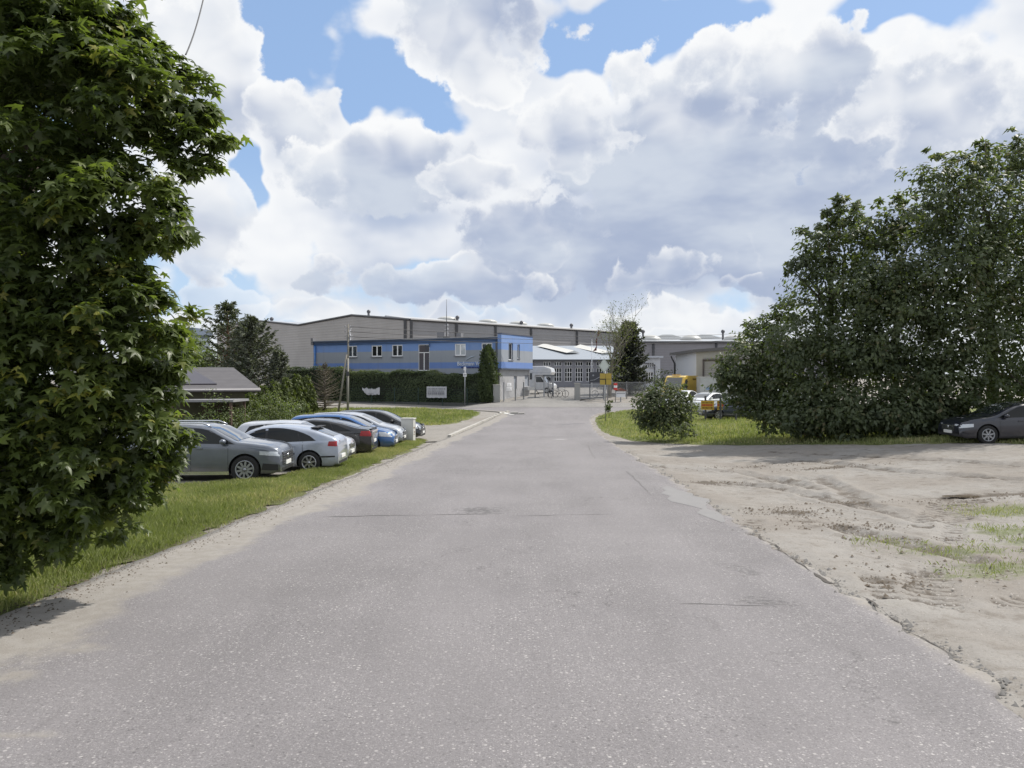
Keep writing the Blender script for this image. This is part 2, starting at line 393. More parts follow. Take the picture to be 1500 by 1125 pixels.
def mat_asphalt(name='asphalt', col=(.182, .172, .176), sand=True):
    m, t, b = newmat(name); p = pos(t)
    wn_ = t.new('ShaderNodeTexNoise'); t.put(wn_.inputs['Vector'], p); wn_.inputs['Scale'].default_value = 1.6; wn_.inputs['Detail'].default_value = 5; wn = wn_.outputs['Color']
    big = t.noise(p, .22, 4, .6); mid = t.noise(t.vm('MULTIPLY', p, (1.3, .25, 1)), 1.1, 5, .6); fine = t.noise(p, 60., 3, .7)
    c = t.mix(t.ss(big, .35, .65), tuple(q*.9 for q in col), tuple(q*1.1 for q in col))
    c = t.mix(t.ss(mid, .42, .7, 0, .45), c, tuple(q*1.22 for q in col))
    c = t.mix(t.ss(t.noise(p, .7, 6, .7), .56, .75, 0, .35), c, tuple(q*.72 for q in col))
    c = t.mix(t.ss(fine, .25, .55, .75, 0), c, tuple(q*.45 for q in col)); c = t.mix(t.ss(t.noise(p, 34., 2, .6), .52, .7, 0, .5), c, tuple(q*1.5 for q in col))
    for sc, th, am in ((23., .70, .75), (42., .58, .75), (80., .56, .6)):
        vo = t.voro(t.vm('ADD', p, t.vm('SCALE', (0, 0, 0))), sc); r = t.sep(vo.outputs['Color'])
        ch = t.m('MULTIPLY', t.m('MULTIPLY', t.ss(t.noise(p, .9, 5, .65), .33, .62, .5, 1.), t.ss(vo.outputs['Distance'], .18, .36, 1, 0)), t.ss(r[0], th, th+.06))
        c = t.mix(t.m('MULTIPLY', ch, am), c, t.mix(r[1], tuple(q*1.5 for q in col), (.52, .50, .48)))
        ck = t.m('MULTIPLY', t.ss(vo.outputs['Distance'], .2, .4, 1, 0), t.ss(r[2], .9, .94))
        c = t.mix(t.m('MULTIPLY', ck, .5), c, tuple(q*.35 for q in col))
    lane = t.m('SINE', t.m('MULTIPLY', t.m('ADD', t.sep(p)[0], t.m('MULTIPLY', t.noise(p, .12, 3), 3.)), 2.05)); c = t.mix(t.ss(lane, -.2, .9, 0, .20), c, tuple(q*1.25 for q in col))
    st = t.noise(t.vm('MULTIPLY', p, (2.2, .5, 1)), 1.6, 7, .72); c = t.mix(t.ss(st, .58, .74, 0, .38), c, tuple(q*.62 for q in col))
    worn = t.new('ShaderNodeAttribute', attribute_name='worn').outputs['Fac']
    wm = t.m('ADD', worn, t.m('MULTIPLY', t.m('SUBTRACT', t.noise(p, 9., 6, .75), .5), 2.2))
    c = t.mix(t.ss(wm, .45, .9, 0, .7), c, (.07, .068, .068))
    ve = t.voro(t.vm('ADD', t.vm('MULTIPLY', p, (.55, .4, 1.)), t.vm('SCALE', t.vm('SUBTRACT', wn, (.5, .5, .5)))), 1., 'DISTANCE_TO_EDGE').outputs['Distance']
    ck = t.m('MULTIPLY', t.ss(ve, .002, .010, 1, 0), t.ss(t.noise(p, .16, 3, .6), .50, .62)); c = t.mix(t.m('MULTIPLY', ck, .55), c, (.06, .057, .057))
    if sand:
        at = t.new('ShaderNodeAttribute', attribute_name='sand').outputs['Fac']
        sm = t.m('ADD', at, t.m('MULTIPLY', t.m('SUBTRACT', t.noise(t.vm('MULTIPLY', p, (1., .7, 1)), 2.0, 7, .66), .5), 1.25))
        sc_ = t.mix(t.ss(t.noise(p, 6., 4), .35, .65), (.245, .226, .202), (.285, .268, .245))
        sc_ = t.mix(t.ss(fine, .3, .5, .35, 0), sc_, (.18, .155, .125))
        c = t.mix(t.ss(sm, .35, .75, 0, .93), c, sc_)
    t.put(b.inputs['Base Color'], c); b.inputs['Roughness'].default_value = .82; b.inputs['Specular IOR Level'].default_value = .35
    t.put(b.inputs['Normal'], t.bump(t.m('ADD', fine, t.m('MULTIPLY', t.noise(p, 22., 3), .8)), .45, .012)); return m
def mat_turf():
    m, t, b = newmat('turf'); p = pos(t)
    n1 = t.noise(p, .5, 5, .65); n2 = t.noise(p, 9., 5, .7); n3 = t.noise(p, 70., 3, .7)
    c = t.mix(t.ss(n1, .36, .64), (.14, .165, .06), (.20, .21, .095))
    c = t.mix(t.ss(n2, .5, .72, 0, .7), c, (.20, .195, .085))
    c = t.mix(t.ss(n3, .3, .5, .75, 0), c, (.035, .05, .015))
    t.put(b.inputs['Base Color'], c); b.inputs['Roughness'].default_value = .9; b.inputs['Specular IOR Level'].default_value = .15
    t.put(b.inputs['Normal'], t.bump(t.m('ADD', n2, n3), .9, .05)); return m
def mat_leaf(name, a, b_, yellow=None, trans=.45, rough=.5, spec=.4):
    """leaf colours vary from leaf to leaf and in painted light and dark clumps (attribute tint)"""
    m, t, b = newmat(name)
    ti = t.new('ShaderNodeAttribute', attribute_name='tint').outputs['Fac']
    c = t.mix(ti, a, b_)
    if yellow: c = t.mix(t.ss(ti, .93, .99, 0, 1), c, yellow)
    t.put(b.inputs['Base Color'], c); b.inputs['Roughness'].default_value = rough; b.inputs['Specular IOR Level'].default_value = spec
    tr = t.new('ShaderNodeBsdfTranslucent'); t.put(tr.inputs['Color'], t.mix(.5, t.vm('MULTIPLY', c, (1.9, 2.1, .9)), (.16, .22, .02)))
    mx = t.new('ShaderNodeMixShader'); mx.inputs[0].default_value = trans
    t.l.new(b.outputs[0], mx.inputs[1]); t.l.new(tr.outputs[0], mx.inputs[2]); t.l.new(mx.outputs[0], t.n['Material Output'].inputs[0])
    return m
SOIL = mat_soil(); ASPH = mat_asphalt(); TURF = mat_turf()
GRASS = mat_leaf('grass_blades', (.175, .20, .080), (.31, .32, .165), (.44, .39, .23), .35, .6, .3)
CONC = M('concrete', (.40, .385, .355), .85, var=.15, vscale=2., bump=.3, dirt=(.2, .19, .16))

# ------------------------------------------------------------------ edges of the road (x as a function of the distance Y)
LX = np.array([[-8, -5.45], [7.9, -5.26], [10.6, -5.15], [15.3, -4.76], [21, -4.3], [34.5, -3.5], [45, -2.5], [54, -1.5], [61, -.55], [62.6, -.9], [64.5, -3.2], [66.2, -6.5], [68, -12]])
RX = np.array([[-8, 3.75], [5.9, 3.95], [10.6, 4.05], [21.2, 4.33], [34, 4.62], [46, 4.95], [54.5, 5.55], [58, 6.0], [61, 6.9], [63.5, 8.8], [66, 13.], [68, 18.]])
def Lx(Y): return np.interp(Y, LX[:, 0], LX[:, 1])
def Rx(Y): return np.interp(Y, RX[:, 0], RX[:, 1])
def seg_dist(x, y, pts):
    best = np.full(np.shape(x), 1e9); along = np.zeros(np.shape(x)); side = np.zeros(np.shape(x)); s0 = 0
    for (ax, ay), (bx, by) in zip(pts[:-1], pts[1:]):
        L = math.hypot(bx-ax, by-ay); tx, ty = (bx-ax)/L, (by-ay)/L
        q = np.clip((x-ax)*tx + (y-ay)*ty, 0, L); d = np.hypot(x-ax-q*tx, y-ay-q*ty)
        w = d < best; best = np.where(w, d, best); along = np.where(w, s0+q, along); side = np.where(w, (x-ax)*(-ty)+(y-ay)*tx, side); s0 += L
    return best, along, side
def lot_green(x, Y):
    v = np.zeros(np.shape(x))
    for px, py, rx, ry, a in ((1400, 806, 1.2, .4, .8), (1470, 828, 1.0, .4, .9), (1330, 795, .8, .25, .65), (1485, 745, 1.1, .7, 1.), (1478, 775, .7, .45, 1.), (1430, 838, .8, .3, .8), (1290, 790, .5, .3, .6), (1500, 790, .6, .4, .8), (1300, 884, .5, .2, .5), (1480, 680, 2., .3, .2)):
        gx, gy = ground_at(px, py); v = np.maximum(v, a*np.exp(-((x-gx)/rx)**2 - ((Y-gy)/ry)**2))
    return v
TREADS = [[(1384, 728), (1356, 752), (1350, 768)], [(1434, 730), (1400, 764), (1390, 790)], [(1408, 732), (1378, 760)], [(1364, 832), (1380, 860), (1386, 888)], [(1342, 835), (1352, 875)], [(1104, 762), (1100, 778), (1120, 800), (1150, 818)], [(1276, 845), (1300, 870)],
          [(1500, 872), (1470, 882)]]
RUTS = [[(1100, 680), (1180, 672), (1330, 690), (1500, 700)], [(1060, 705), (1130, 712), (1250, 735), (1340, 760)], [(1120, 705), (1200, 698), (1260, 730)], [(930, 680), (1080, 690), (1200, 715)], [(1220, 768), (1290, 785), (1420, 815)], [(1130, 660), (1300, 668), (1500, 680)]]

def build_ground():
    xs = np.unique(np.concatenate([np.array([-2500, -900, -400, -200, -120, -80, -60]), np.arange(-50, 3.6, 1.), np.arange(3.7, 15, .055), np.arange(15, 24, .2), np.arange(24, 60, 1.5), np.array([60, 80, 120, 200, 400, 900, 2500])]))
    ys = np.unique(np.concatenate([np.array([-60, -30, -15, -8, -4, 0, 2, 3.5]), np.arange(4.5, 24, .06), np.arange(24, 40, .25), np.arange(40, 120, 1.), np.array([120, 130, 145, 165, 200, 260, 350, 500, 900, 1500, 2490])]))
    X, Y = np.meshgrid(xs, ys)
    Z = g(X, Y) - .07
    lot = sstep(.05, .5, X - Rx(Y)) * (1 - sstep(30, 38, Y)) * sstep(-2, 5, Y)
    rough = .030*fbm(X*.8, Y*.8, 3, 5) + .022*fbm(X*5, Y*5, 9, 4) + .012*fbm(X*11, Y*11, 29, 2)
    Z = Z + lot * (rough + .03) + .055*sstep(-.35, -.1, X-Rx(Y))*(1-sstep(.1, 1.3, X-Rx(Y)))*(1-sstep(40, 50, Y))*np.clip(.75+1.2*fbm(Y*.9, Y*0+1, 51, 3), 0, 1.1)
    damp_shade = np.zeros_like(X)
    for r in RUTS:
        pts = [ground_at(*p) for p in r]; d, s, sd_ = seg_dist(X, Y, pts)
        wv = d + .25*fbm(X*1.5, Y*1.5, 21, 3)
        Z = Z - lot*.055*np.exp(-(wv/.22)**2) + lot*.035*np.exp(-((wv-.4)/.15)**2)
        damp_shade = np.maximum(damp_shade, .72*np.exp(-(wv/.24)**2))
    for r in TREADS:
        pts = [ground_at(*p) for p in r]; d, s, sd_ = seg_dist(X, Y, pts)
        w = sstep(.24, .17, d) if False else 1 - sstep(.14, .22, d)
        pat = .5 + .5*np.sin(2*PI*(s + .5*np.abs(sd_))/.21)
        Z = Z - lot * w * (.01 + .028*pat); damp_shade = np.maximum(damp_shade, w*(.1+.75*pat))  # grooves are coloured darker with depth so the tread shows
    for px, py, rx, ry, a in ((1042, 706, .55, .28, 1.), (1215, 684, .9, .25, .7), (1110, 682, 1.2, .35, .45), (1260, 672, 2.0, .25, .4), (1430, 722, 1.2, .3, .9), (1160, 748, .5, .3, .7), (1235, 770, .6, .2, .6), (1170, 760, .8, .5, .35), (1310, 690, 1.5, .4, .3), (1250, 735, .5, .15, .7), (1290, 848, .3, .3, .5), (1290, 655, 8, .5, .3)):  # widest band paints the trees' shadow into the soil colour, the rest is damp
        gx, gy = ground_at(px, py); damp_shade = np.maximum(damp_shade, 1.4*a*np.exp(-((X-gx)/rx)**2 - ((Y-gy)/ry)**2))
    gx, gy = ground_at(1430, 722); Z -= .05*np.exp(-((X-gx)/1.2)**4 - ((Y-gy)/.35)**4)
    n, mm = len(xs), len(ys)
    I = np.arange(n*mm).reshape(mm, n)
    Fc = np.stack([I[:-1, :-1], I[:-1, 1:], I[1:, 1:], I[1:, :-1]], -1).reshape(-1, 4)
    o = npmesh('ground', np.stack([X, Y, Z], -1).reshape(-1, 3), Fc, SOIL, smooth=True, attrs={'damp_shade': damp_shade.ravel(), 'green': (lot_green(X, Y)*lot).ravel()})
    return tag(o, 'bare sandy soil with tyre tracks beside the grey road', 'ground', kind='structure')
build_ground()
def strip(name, Ys, fl, fr, n, mat, dz, attrs=None, skirt=0., parent=None, micro=None, tt=None):
    """sheet draped on the terrain between x=fl(Y) and x=fr(Y)"""
    Ys = np.asarray(Ys, float); L = fl(Ys); R = fr(Ys); tt = np.linspace(0, 1, n) if tt is None else np.asarray(tt); n = len(tt)
    X = L[:, None]*(1-tt) + R[:, None]*tt; Y = np.repeat(Ys[:, None], n, 1); Z = g(X, Y) + dz
    if micro is not None: Z = Z + micro(X, Y, tt[None, :])
    V = np.stack([X, Y, Z], -1); A = {k: f(X, Y) for k, f in (attrs or {}).items()}
    if skirt:
        a = V[:, :1].copy(); a[..., 2] -= skirt; b = V[:, -1:].copy(); b[..., 2] -= skirt
        V = np.concatenate([a, V, b], 1); A = {k: np.concatenate([v[:, :1], v, v[:, -1:]], 1) for k, v in A.items()}; n += 2
    mm = len(Ys); I = np.arange(n*mm).reshape(mm, n)
    Fc = np.stack([I[:-1, :-1], I[:-1, 1:], I[1:, 1:], I[1:, :-1]], -1).reshape(-1, 4)
    return npmesh(name, V.reshape(-1, 3), Fc, mat, parent, smooth=True, attrs={k: v.ravel() for k, v in A.items()})
def gauss_at(lst):
    L = [(ground_at(px, py), rx, ry, a) for px, py, rx, ry, a in lst]
    def f(X, Y):
        v = np.zeros_like(X)
        for (gx, gy), rx, ry, a in L: v = np.maximum(v, a*np.exp(-((X-gx)/rx)**2 - ((Y-gy)/ry)**2))
        return v
    return f
worn_f = gauss_at([(705, 748, .75, .7, .8), (690, 765, .8, .5, .45), (1085, 835, .35, .7, .7), (1120, 880, .5, .35, .7), (950, 705, .3, 2.5, .5), (1310, 1055, .22, .16, .7), (800, 617, 1.2, 1.2, .5), (790, 640, 3, .6, .4), (880, 640, .3, 2., .5), (1340, 1080, .3, .2, .4), (330, 800, .4, .25, .55), (560, 752, .8, .1, .5)])
def sand_f(X, Y):
    e = X - Lx(Y); left = 1.4 - e/(.95 - .3*sstep(14, 36, Y) + .45*fbm(Y*.5, Y*0+3, 5, 3)); left = np.clip(left, 0, 1.3)
    r = Rx(Y) - X; right = np.clip(.85 - r/.4, 0, 1)*.7
    px = gauss_at([(20, 990, .5, .25, .62), (90, 950, .6, .3, .6), (30, 1075, .5, .12, .5), (180, 925, .5, .12, .45), (1020, 735, .3, 1.3, .0)])(X, Y)
    return np.maximum(np.maximum(left, right), px)
def rag(Y, s, a): return a*fbm(Y*1.7, Y*0+s, 40+s, 5)
Yr = np.concatenate([np.arange(-8, 30, .12), np.arange(30, 67.6, .4)])
road = strip('road', Yr, lambda Y: Lx(Y) - .25 + rag(Y, 1, .1), lambda Y: Rx(Y) + rag(Y, 2, .3), 46, ASPH, .0, {'sand': sand_f, 'worn': worn_f}, skirt=.09)
tag(road, 'worn grey asphalt road with sandy edges', 'road', kind='structure')
zero = lambda X, Y: np.zeros_like(X)
ASPH2 = mat_asphalt('old_asphalt', (.20, .192, .182))
cross = strip('cross_road', np.arange(66.9, 72.6, .7), lambda Y: -58 + 0*Y, lambda Y: 70 + 0*Y, 90, ASPH2, .012, {'sand': lambda X, Y: .25+0*X, 'worn': zero}, skirt=.09)
tag(cross, 'pale asphalt side road crossing in front of the factory gate', 'road', kind='structure')
yard = strip('yard_drive', np.arange(72.4, 118, 1.), lambda Y: np.interp(Y, [72, 74, 83, 90, 118], [-2.2, -.4, 3.0, 3.0, 3.0]), lambda Y: np.interp(Y, [72, 74.5, 76, 84, 90, 118], [7.6, 6.6, 6.6, 14, 22, 40]), 14, ASPH2, .02, {'sand': lambda X, Y: .3+0*X, 'worn': zero})
tag(yard, 'asphalt drive through the open factory gate', 'drive', kind='structure')
# parking strip of gravel and the small drive that leads to it
lane = strip('parking_lane', np.arange(18.6, 51.5, .5), lambda Y: np.interp(Y, [19, 44, 51.5], [-40, -22, -9]), lambda Y: np.where(Y < 37, np.interp(Y, [18.6, 19.4, 20.5, 24, 30, 36, 37], [-9, -8.4, -6.3, -5.7, -5.5, -4.9, -4.2]), Lx(Y) - .18), 40, mat_asphalt('dusty_asphalt', (.21, .195, .175)), -.02, {'sand': lambda X, Y: .45+0*X, 'worn': zero})
tag(lane, 'dusty parking strip and drive between the road and the cars', 'parking', kind='structure')

# grass sheets: every edge is ragged
def turf(name, Ys, fl, fr, n, dz=.0):
    o = strip(name, Ys, lambda Y: fl(Y) + rag(Y, 7, .3), lambda Y: fr(Y) + rag(Y, 8, .6), n, TURF, dz, tt=np.unique(np.concatenate([np.linspace(0, 1, n), [.002, .005, .01, .016, .984, .99, .995, .998]])),
              micro=lambda X, Y, tt: .04*fbm(X*1.3, Y*1.3, 15, 3)*np.minimum(1, 6*np.minimum(tt, 1-tt)) - .075*(1-sstep(-.15, .6, np.minimum(fr(Y)-X, X-fl(Y)))))
    return o
Gl = lambda Y: np.interp(Y, [-8, 18.6, 19.4, 20.5, 24, 30, 36, 39], [-45, -45, -9.2, -7.0, -6.3, -6.1, -5.5, -4.6])
Gr = lambda Y: Lx(Y) - .28 - .25*sstep(12, 22, Y) - .3*sstep(32, 37.5, Y)
LAWNS = []
for nm, Ys, fl, fr, n, lab in (
    ('verge', np.concatenate([np.arange(-6, 18.6, .25), np.arange(18.6, 37.6, .2)]), Gl, Gr, 40, 'grass verge between the parked cars and the road'),
    ('lawn', np.arange(49.6, 66.6, .5), lambda Y: np.interp(Y, [49, 52, 66.6], [-11, -24, -40]), lambda Y: np.interp(Y, [49.6, 50.5, 54, 58, 62, 64, 66.6], [-6.6, -4.6, -3.6, -2.9, -2.5, -3.6, -7.5]), 40, 'grass lawn with a rounded tip in front of the hedge'),
    ('grass_corner', np.concatenate([np.arange(25.6, 46, .3), np.arange(46, 66, .5)]), lambda Y: np.where(Y < 46, np.interp(Y, [25.6, 28, 34, 38, 42, 46], [19, 13.6, 8.3, 5.9, 5.3, 5.2]), Rx(Y) + .35), lambda Y: np.interp(Y, [25.6, 30, 66], [60, 70, 70]), 80, 'grass corner with the priority sign and the shrub')):
    o = turf(nm, Ys, fl, fr, n); tag(o, lab, 'grass', kind='structure'); LAWNS.append((fl, fr, Ys[0], Ys[-1]))

def blades(name, label, N, sampler, h, w, mat, lean=.5):
    x, y, hs = sampler(N); n = len(x); a = RNG.random(n)*2*PI; h = h*hs*(.55+.8*RNG.random(n))
    ww = w*(.6+.8*RNG.random(n)); dx, dy = np.cos(a), np.sin(a); b = RNG.random(n)*2*PI; l = lean*h*RNG.random(n)
    z = g(x, y) - .02
    A = np.stack([x-dx*ww, y-dy*ww, z], -1); B = np.stack([x+dx*ww, y+dy*ww, z], -1)
    C_ = np.stack([x+np.cos(b)*l*.45+dx*ww*.6, y+np.sin(b)*l*.45+dy*ww*.6, z+h*.62], -1); D = np.stack([x+np.cos(b)*l*1.2, y+np.sin(b)*l*1.2, z+h], -1)
    V = np.stack([A, B, C_, D], 1).reshape(-1, 3); i = np.arange(n)*4
    Fc = np.stack([np.stack([i, i+1, i+2], -1), np.stack([i, i+2, i+3], -1)], 1).reshape(-1, 3)
    tn = np.clip(.5 + .9*fbm(x*.6, y*.6, 60, 3) + .35*RNG.normal(size=n), 0, 1)
    o = npmesh(name, V, Fc, mat, tint=np.repeat(tn, 2)); return tag(o, label, 'grass', kind='stuff')
def samp_zone(fl, fr, y0, y1, xmin=-1e9, xmax=1e9, power=1., edge=.35):
    def s(N):
        y = y0 + (y1-y0)*RNG.random(N)**power; L = np.maximum(fl(y), xmin); R = np.minimum(fr(y), xmax)
        x = L + (R-L)*RNG.random(N); e = np.minimum(fr(y)-x, x-fl(y))
        keep = (e + .25*fbm(x*2, y*2, 70, 3) + .06 > RNG.random(N)*edge) & (fbm(x*1.1, y*1.1, 77, 4) > -.62 + .5*np.exp(-e/.4)*(RNG.random(N) < .6))
        hs = np.clip(.55 + e*.8, .5, 1.15)*(1 + .7*fbm(x*.9, y*.9, 71, 3))
        return x[keep], y[keep], np.clip(hs[keep], .25, 2)
    return s
V0, V1, V2 = LAWNS
blades('grass', 'short grass of the verge beside the road', 190000, samp_zone(V0[0], V0[1], 6., 19, xmin=-11., power=1.4), .12, .0045, GRASS)
blades('grass', 'short grass of the verge along the parked cars', 90000, samp_zone(V0[0], V0[1], 18.6, 37.4, xmin=-11, power=1.2), .11, .008, GRASS)
blades('grass', 'grass of the lawn in front of the hedge', 30000, samp_zone(V1[0], V1[1], 49.6, 66.5, xmin=-20), .15, .03, GRASS)
blades('grass', 'tall grass under the trees and around the priority sign', 60000, samp_zone(V2[0], V2[1], 26, 65, xmax=24, power=1.4), .14, .018, GRASS)
def samp_lot(N):
    x = 5 + 12*RNG.random(N); y = 7 + 14*RNG.random(N)
    k = RNG.random(N) < np.clip(lot_green(x, y) + .9*fbm(x*2.2, y*2.2, 81, 4) - .28, 0, 1)*(lot_green(x, y) > .12); return x[k], y[k], np.full(k.sum(), 1.)
blades('grass', 'sparse weeds growing in the sandy lot', 110000, samp_lot, .055, .0042, GRASS, .9)

# stones, clods and dry litter along the edges
def pebbles(name, label, x, y, r, mat, dz=-.02):
    tv = np.array([(1, 0, 0), (-.5, .87, 0), (-.5, -.87, 0), (.1, 0, .8), (0, 0, -.6)]); n = len(x)
    a = RNG.random(n)*2*PI; V = tv[None]*(r[:, None, None]*(.7+.6*RNG.random((n, 5, 3))))
    c, s_ = np.cos(a)[:, None], np.sin(a)[:, None]
    V = np.stack([V[..., 0]*c - V[..., 1]*s_, V[..., 0]*s_ + V[..., 1]*c, V[..., 2]], -1) + np.stack([x, y, g(x, y)+dz], -1)[:, None]
    Fc = np.array([(0, 1, 3), (1, 2, 3), (2, 0, 3)]); Fc = (np.arange(n)[:, None, None]*5 + Fc).reshape(-1, 3)
    return tag(npmesh(name, V.reshape(-1, 3), Fc, mat), label, name, kind='stuff')
n = 4200; y = 5 + 30*RNG.random(n)**1.6; x = Lx(y) - .12 + .28*RNG.normal(size=n) - .1
pebbles('debris', 'dark clods and dry litter along the grassy road edge', x, y, .008 + .014*RNG.random(n)**3, M('clod', (.10, .08, .06), .95, var=.4), .0)
n = 11000; y = 5 + 22*RNG.random(n)**1.4; x = Rx(y) + .1 + np.abs(RNG.normal(size=n))*2.4
pebbles('gravel', 'small stones scattered over the sandy lot', x, y, .005 + .016*RNG.random(n)**5, M('stone', (.30, .28, .26), .9, var=.5, vscale=8), -.04)
xs_, ys_ = [], []
for px, py, rx, ry, k_ in ((1042, 706, .5, .22, 260), (1215, 684, .9, .2, 260), (1160, 748, .5, .3, 240), (1235, 770, .6, .18, 220), (1250, 735, .5, .12, 180), (1110, 682, 1.2, .3, 200), (1290, 848, .3, .3, 160), (1180, 762, .9, .6, 240), (1330, 790, .7, .2, 160), (1430, 730, 1.1, .3, 200), (1400, 830, 1.5, .8, 260)):
    a_, b_ = ground_at(px, py); xs_.append(a_ + rx*RNG.normal(size=k_)); ys_.append(b_ + ry*RNG.normal(size=k_))
xs_, ys_ = np.concatenate(xs_), np.concatenate(ys_)
pebbles('debris', 'dark clods scattered along the ruts of the sandy lot', xs_, ys_, .010 + .028*RNG.random(len(xs_))**2.5, bpy.data.materials['clod'], -.025)
n = 1500; y = 5 + 26*RNG.random(n)**1.4; x = Rx(y) + rag(y, 2, .3) + .10*RNG.normal(size=n)
pebbles('rubble', 'broken asphalt crumbs along the right road edge', x, y, .012 + .035*RNG.random(n)**3, M('asphalt_crumb', (.15, .145, .14), .95, var=.3), -.02)

def ribbon(name, pts, w, mat, dz, parent=None, jag=.4, step=.1, seed=1):
    P_ = [ground_at(*p) for p in pts]; V = []; Fc = []; acc = 0
    dense = []
    for (ax, ay), (bx, by) in zip(P_[:-1], P_[1:]):
        L = math.hypot(bx-ax, by-ay); k = max(2, int(L/step)); dense += [(ax+(bx-ax)*i/k, ay+(by-ay)*i/k) for i in range(k)]
    dense.append(P_[-1]); D = np.array(dense); s = np.arange(len(D))*step
    D = D + np.stack([fbm(s*2.2, s*0+seed, 90, 4), fbm(s*2.2, s*0+seed+9, 92, 4)], -1)*jag*.16
    T = np.gradient(D, axis=0); T /= np.linalg.norm(T, axis=1)[:, None]+1e-9; Nn = np.stack([-T[:, 1], T[:, 0]], -1)
    ww = w*np.clip(.6 + 1.3*fbm(s*3, s*0+seed+3, 94, 3), .12, 2)*np.minimum(1, np.minimum(np.arange(len(D)), np.arange(len(D))[::-1])/3. + .1)
    A = D + Nn*ww[:, None]/2; B = D - Nn*ww[:, None]/2
    V = np.concatenate([np.stack([q[:, 0], q[:, 1], g(q[:, 0], q[:, 1]) + dz], -1) for q in (A, B)]); n = len(D); i = np.arange(n-1)
    return npmesh(name, V, np.stack([i, i+1, n+i+1, n+i], -1), mat, parent)
CRACK = M('crack_fill', (.125, .12, .118), .95, var=.3)
for k, (pts, w) in enumerate(([[(470, 757), (600, 755), (740, 752)], .035], [[(740, 756), (900, 753)], .02], [[(1000, 884), (1060, 886), (1140, 889)], .03], [[(1100, 884), (1180, 886)], .02], [[(1074, 773), (1100, 770)], .05], [[(918, 690), (955, 725)], .025],
                          [[(860, 652), (872, 672)], .03])):
    ribbon('crack', pts, w, CRACK, .005, road, seed=k*3+1)
for k, (pts, w) in enumerate(([[(1108, 782), (1130, 797), (1165, 822), (1190, 838)], .05], [[(1190, 838), (1215, 855), (1235, 858)], .07], [[(1260, 872), (1300, 900), (1330, 920)], .025], [[(1345, 928), (1390, 958), (1430, 985)], .028])):
    ribbon('edge_crack', pts, w, M('edge_crack', (.07, .062, .055), .95, var=.3), .006, road, seed=50+k*7, jag=.7, step=.06)
WHITE_PAINT = M('worn_white_paint', (.62, .62, .60), .7, var=.25, vscale=12)
ribbon('road_marking', [(807, 643.5), (832, 643.5)], .17, WHITE_PAINT, .006, road, jag=.1)
ribbon('road_marking', [(733, 604), (752, 608)], .35, WHITE_PAINT, .02, road, jag=.5)
tag(ribbon('pavement_patch', [(976, 712), (1020, 740), (1060, 765)], .8, M('pale_asphalt', (.212, .207, .207), .85, var=.1, bump=.3, bscale=60), .004, jag=.5, seed=5, step=.45), 'smooth pale patch on the right road edge', 'patch', kind='structure')
# puddle
def build_puddle():
    pts = []
    cx, cy = ground_at(1430, 721)
    for i in range(40):
        a = 2*PI*i/40; r = 1 + .35*float(fbm(math.cos(a)*1.3+5, math.sin(a)*1.3, 33, 3)); pts.append((cx+math.cos(a)*.68*r, cy+math.sin(a)*.24*r, gz(cx, cy)-.085))
    m, t, b = newmat('muddy_water'); b.inputs['Base Color'].default_value = (.12, .095, .07, 1); b.inputs['Roughness'].default_value = .12
    o = MB().add(pts, [list(range(40))]).build('puddle', m); tag(o, 'brown puddle in the sandy lot', 'puddle', kind='structure')
build_puddle()
# kerb of long concrete stones by the small drive
kb = MB()
kp = [ground_at(*p) for p in ((658, 640), (680, 630), (705, 619), (722, 611), (736, 605.5), (745, 603))]
for (ax, ay), (bx, by) in zip(kp[:-1], kp[1:]):
    L = math.hypot(bx-ax, by-ay); n = max(1, round(L)); 
    for i in range(n):
        p0 = (ax+(bx-ax)*(i+.02)/n, ay+(by-ay)*(i+.02)/n); p1 = (ax+(bx-ax)*(i+.98)/n, ay+(by-ay)*(i+.98)/n); l = math.hypot(p1[0]-p0[0], p1[1]-p0[1])
        kb.box(p0[0], p0[0]+l, p0[1]-.09, p0[1]+.09, gz(*p0)-.15, gz(*p0)+.10+.02*random.random(), 0, Matrix.Rotation(math.atan2(p1[1]-p0[1], p1[0]-p0[0]), 3, 'Z'), (p0[0], p0[1], 0), .012)
tag(kb.build('kerb', CONC), 'low concrete kerb at the mouth of the parking drive', 'kerb', kind='structure')
st = thing('broken_kerbstone', 'small pale broken concrete lump at the end of the kerb', 'stone', (*ground_at(757, 606.5), 0))
st.location.z = gz(st.location.x, st.location.y)
b = MB(); b.box(-.5, .1, -.2, .2, -.05, .16, bev=.04); b.box(.15, .6, -.25, .1, -.05, .1, bev=.03); b.build('lump', CONC, st)
# ------------------------------------------------------------------ vegetation
def unit(v): return v / (np.linalg.norm(v, axis=-1, keepdims=True) + 1e-9)
MAPLE_T = np.array([(0, .35, .06), (0, 0, 0), (.2, -.08, -.03), (.52, .0, -.14), (.24, .25, 0), (.66, .54, -.2), (.17, .52, 0), (.15, .8, -.05), (0, 1.12, -.22), (-.15, .8, -.05), (-.17, .52, 0), (-.66, .54, -.2), (-.24, .25, 0), (-.52, .0, -.14), (-.2, -.08, -.03)])
MAPLE_F = np.array([(0, i, i+1 if i < 14 else 1) for i in range(1, 15)])
LEAF_T = np.array([(0, 0, 0), (.27, .45, -.06), (0, 1, -.12), (-.27, .45, -.06), (0, .5, .05)])
LEAF_F = np.array([(0, 1, 4), (1, 2, 4), (2, 3, 4), (3, 0, 4)])
QUAD_T = np.array([(-.22, 0, 0), (.22, 0, 0), (.12, 1, -.1), (-.12, 1, -.1)]); QUAD_F = np.array([(0, 1, 2, 3)])
NEED_T = np.array([(-.07, 0, 0), (.07, 0, 0), (0, 1, 0)]); NEED_F = np.array([(0, 1, 2)])
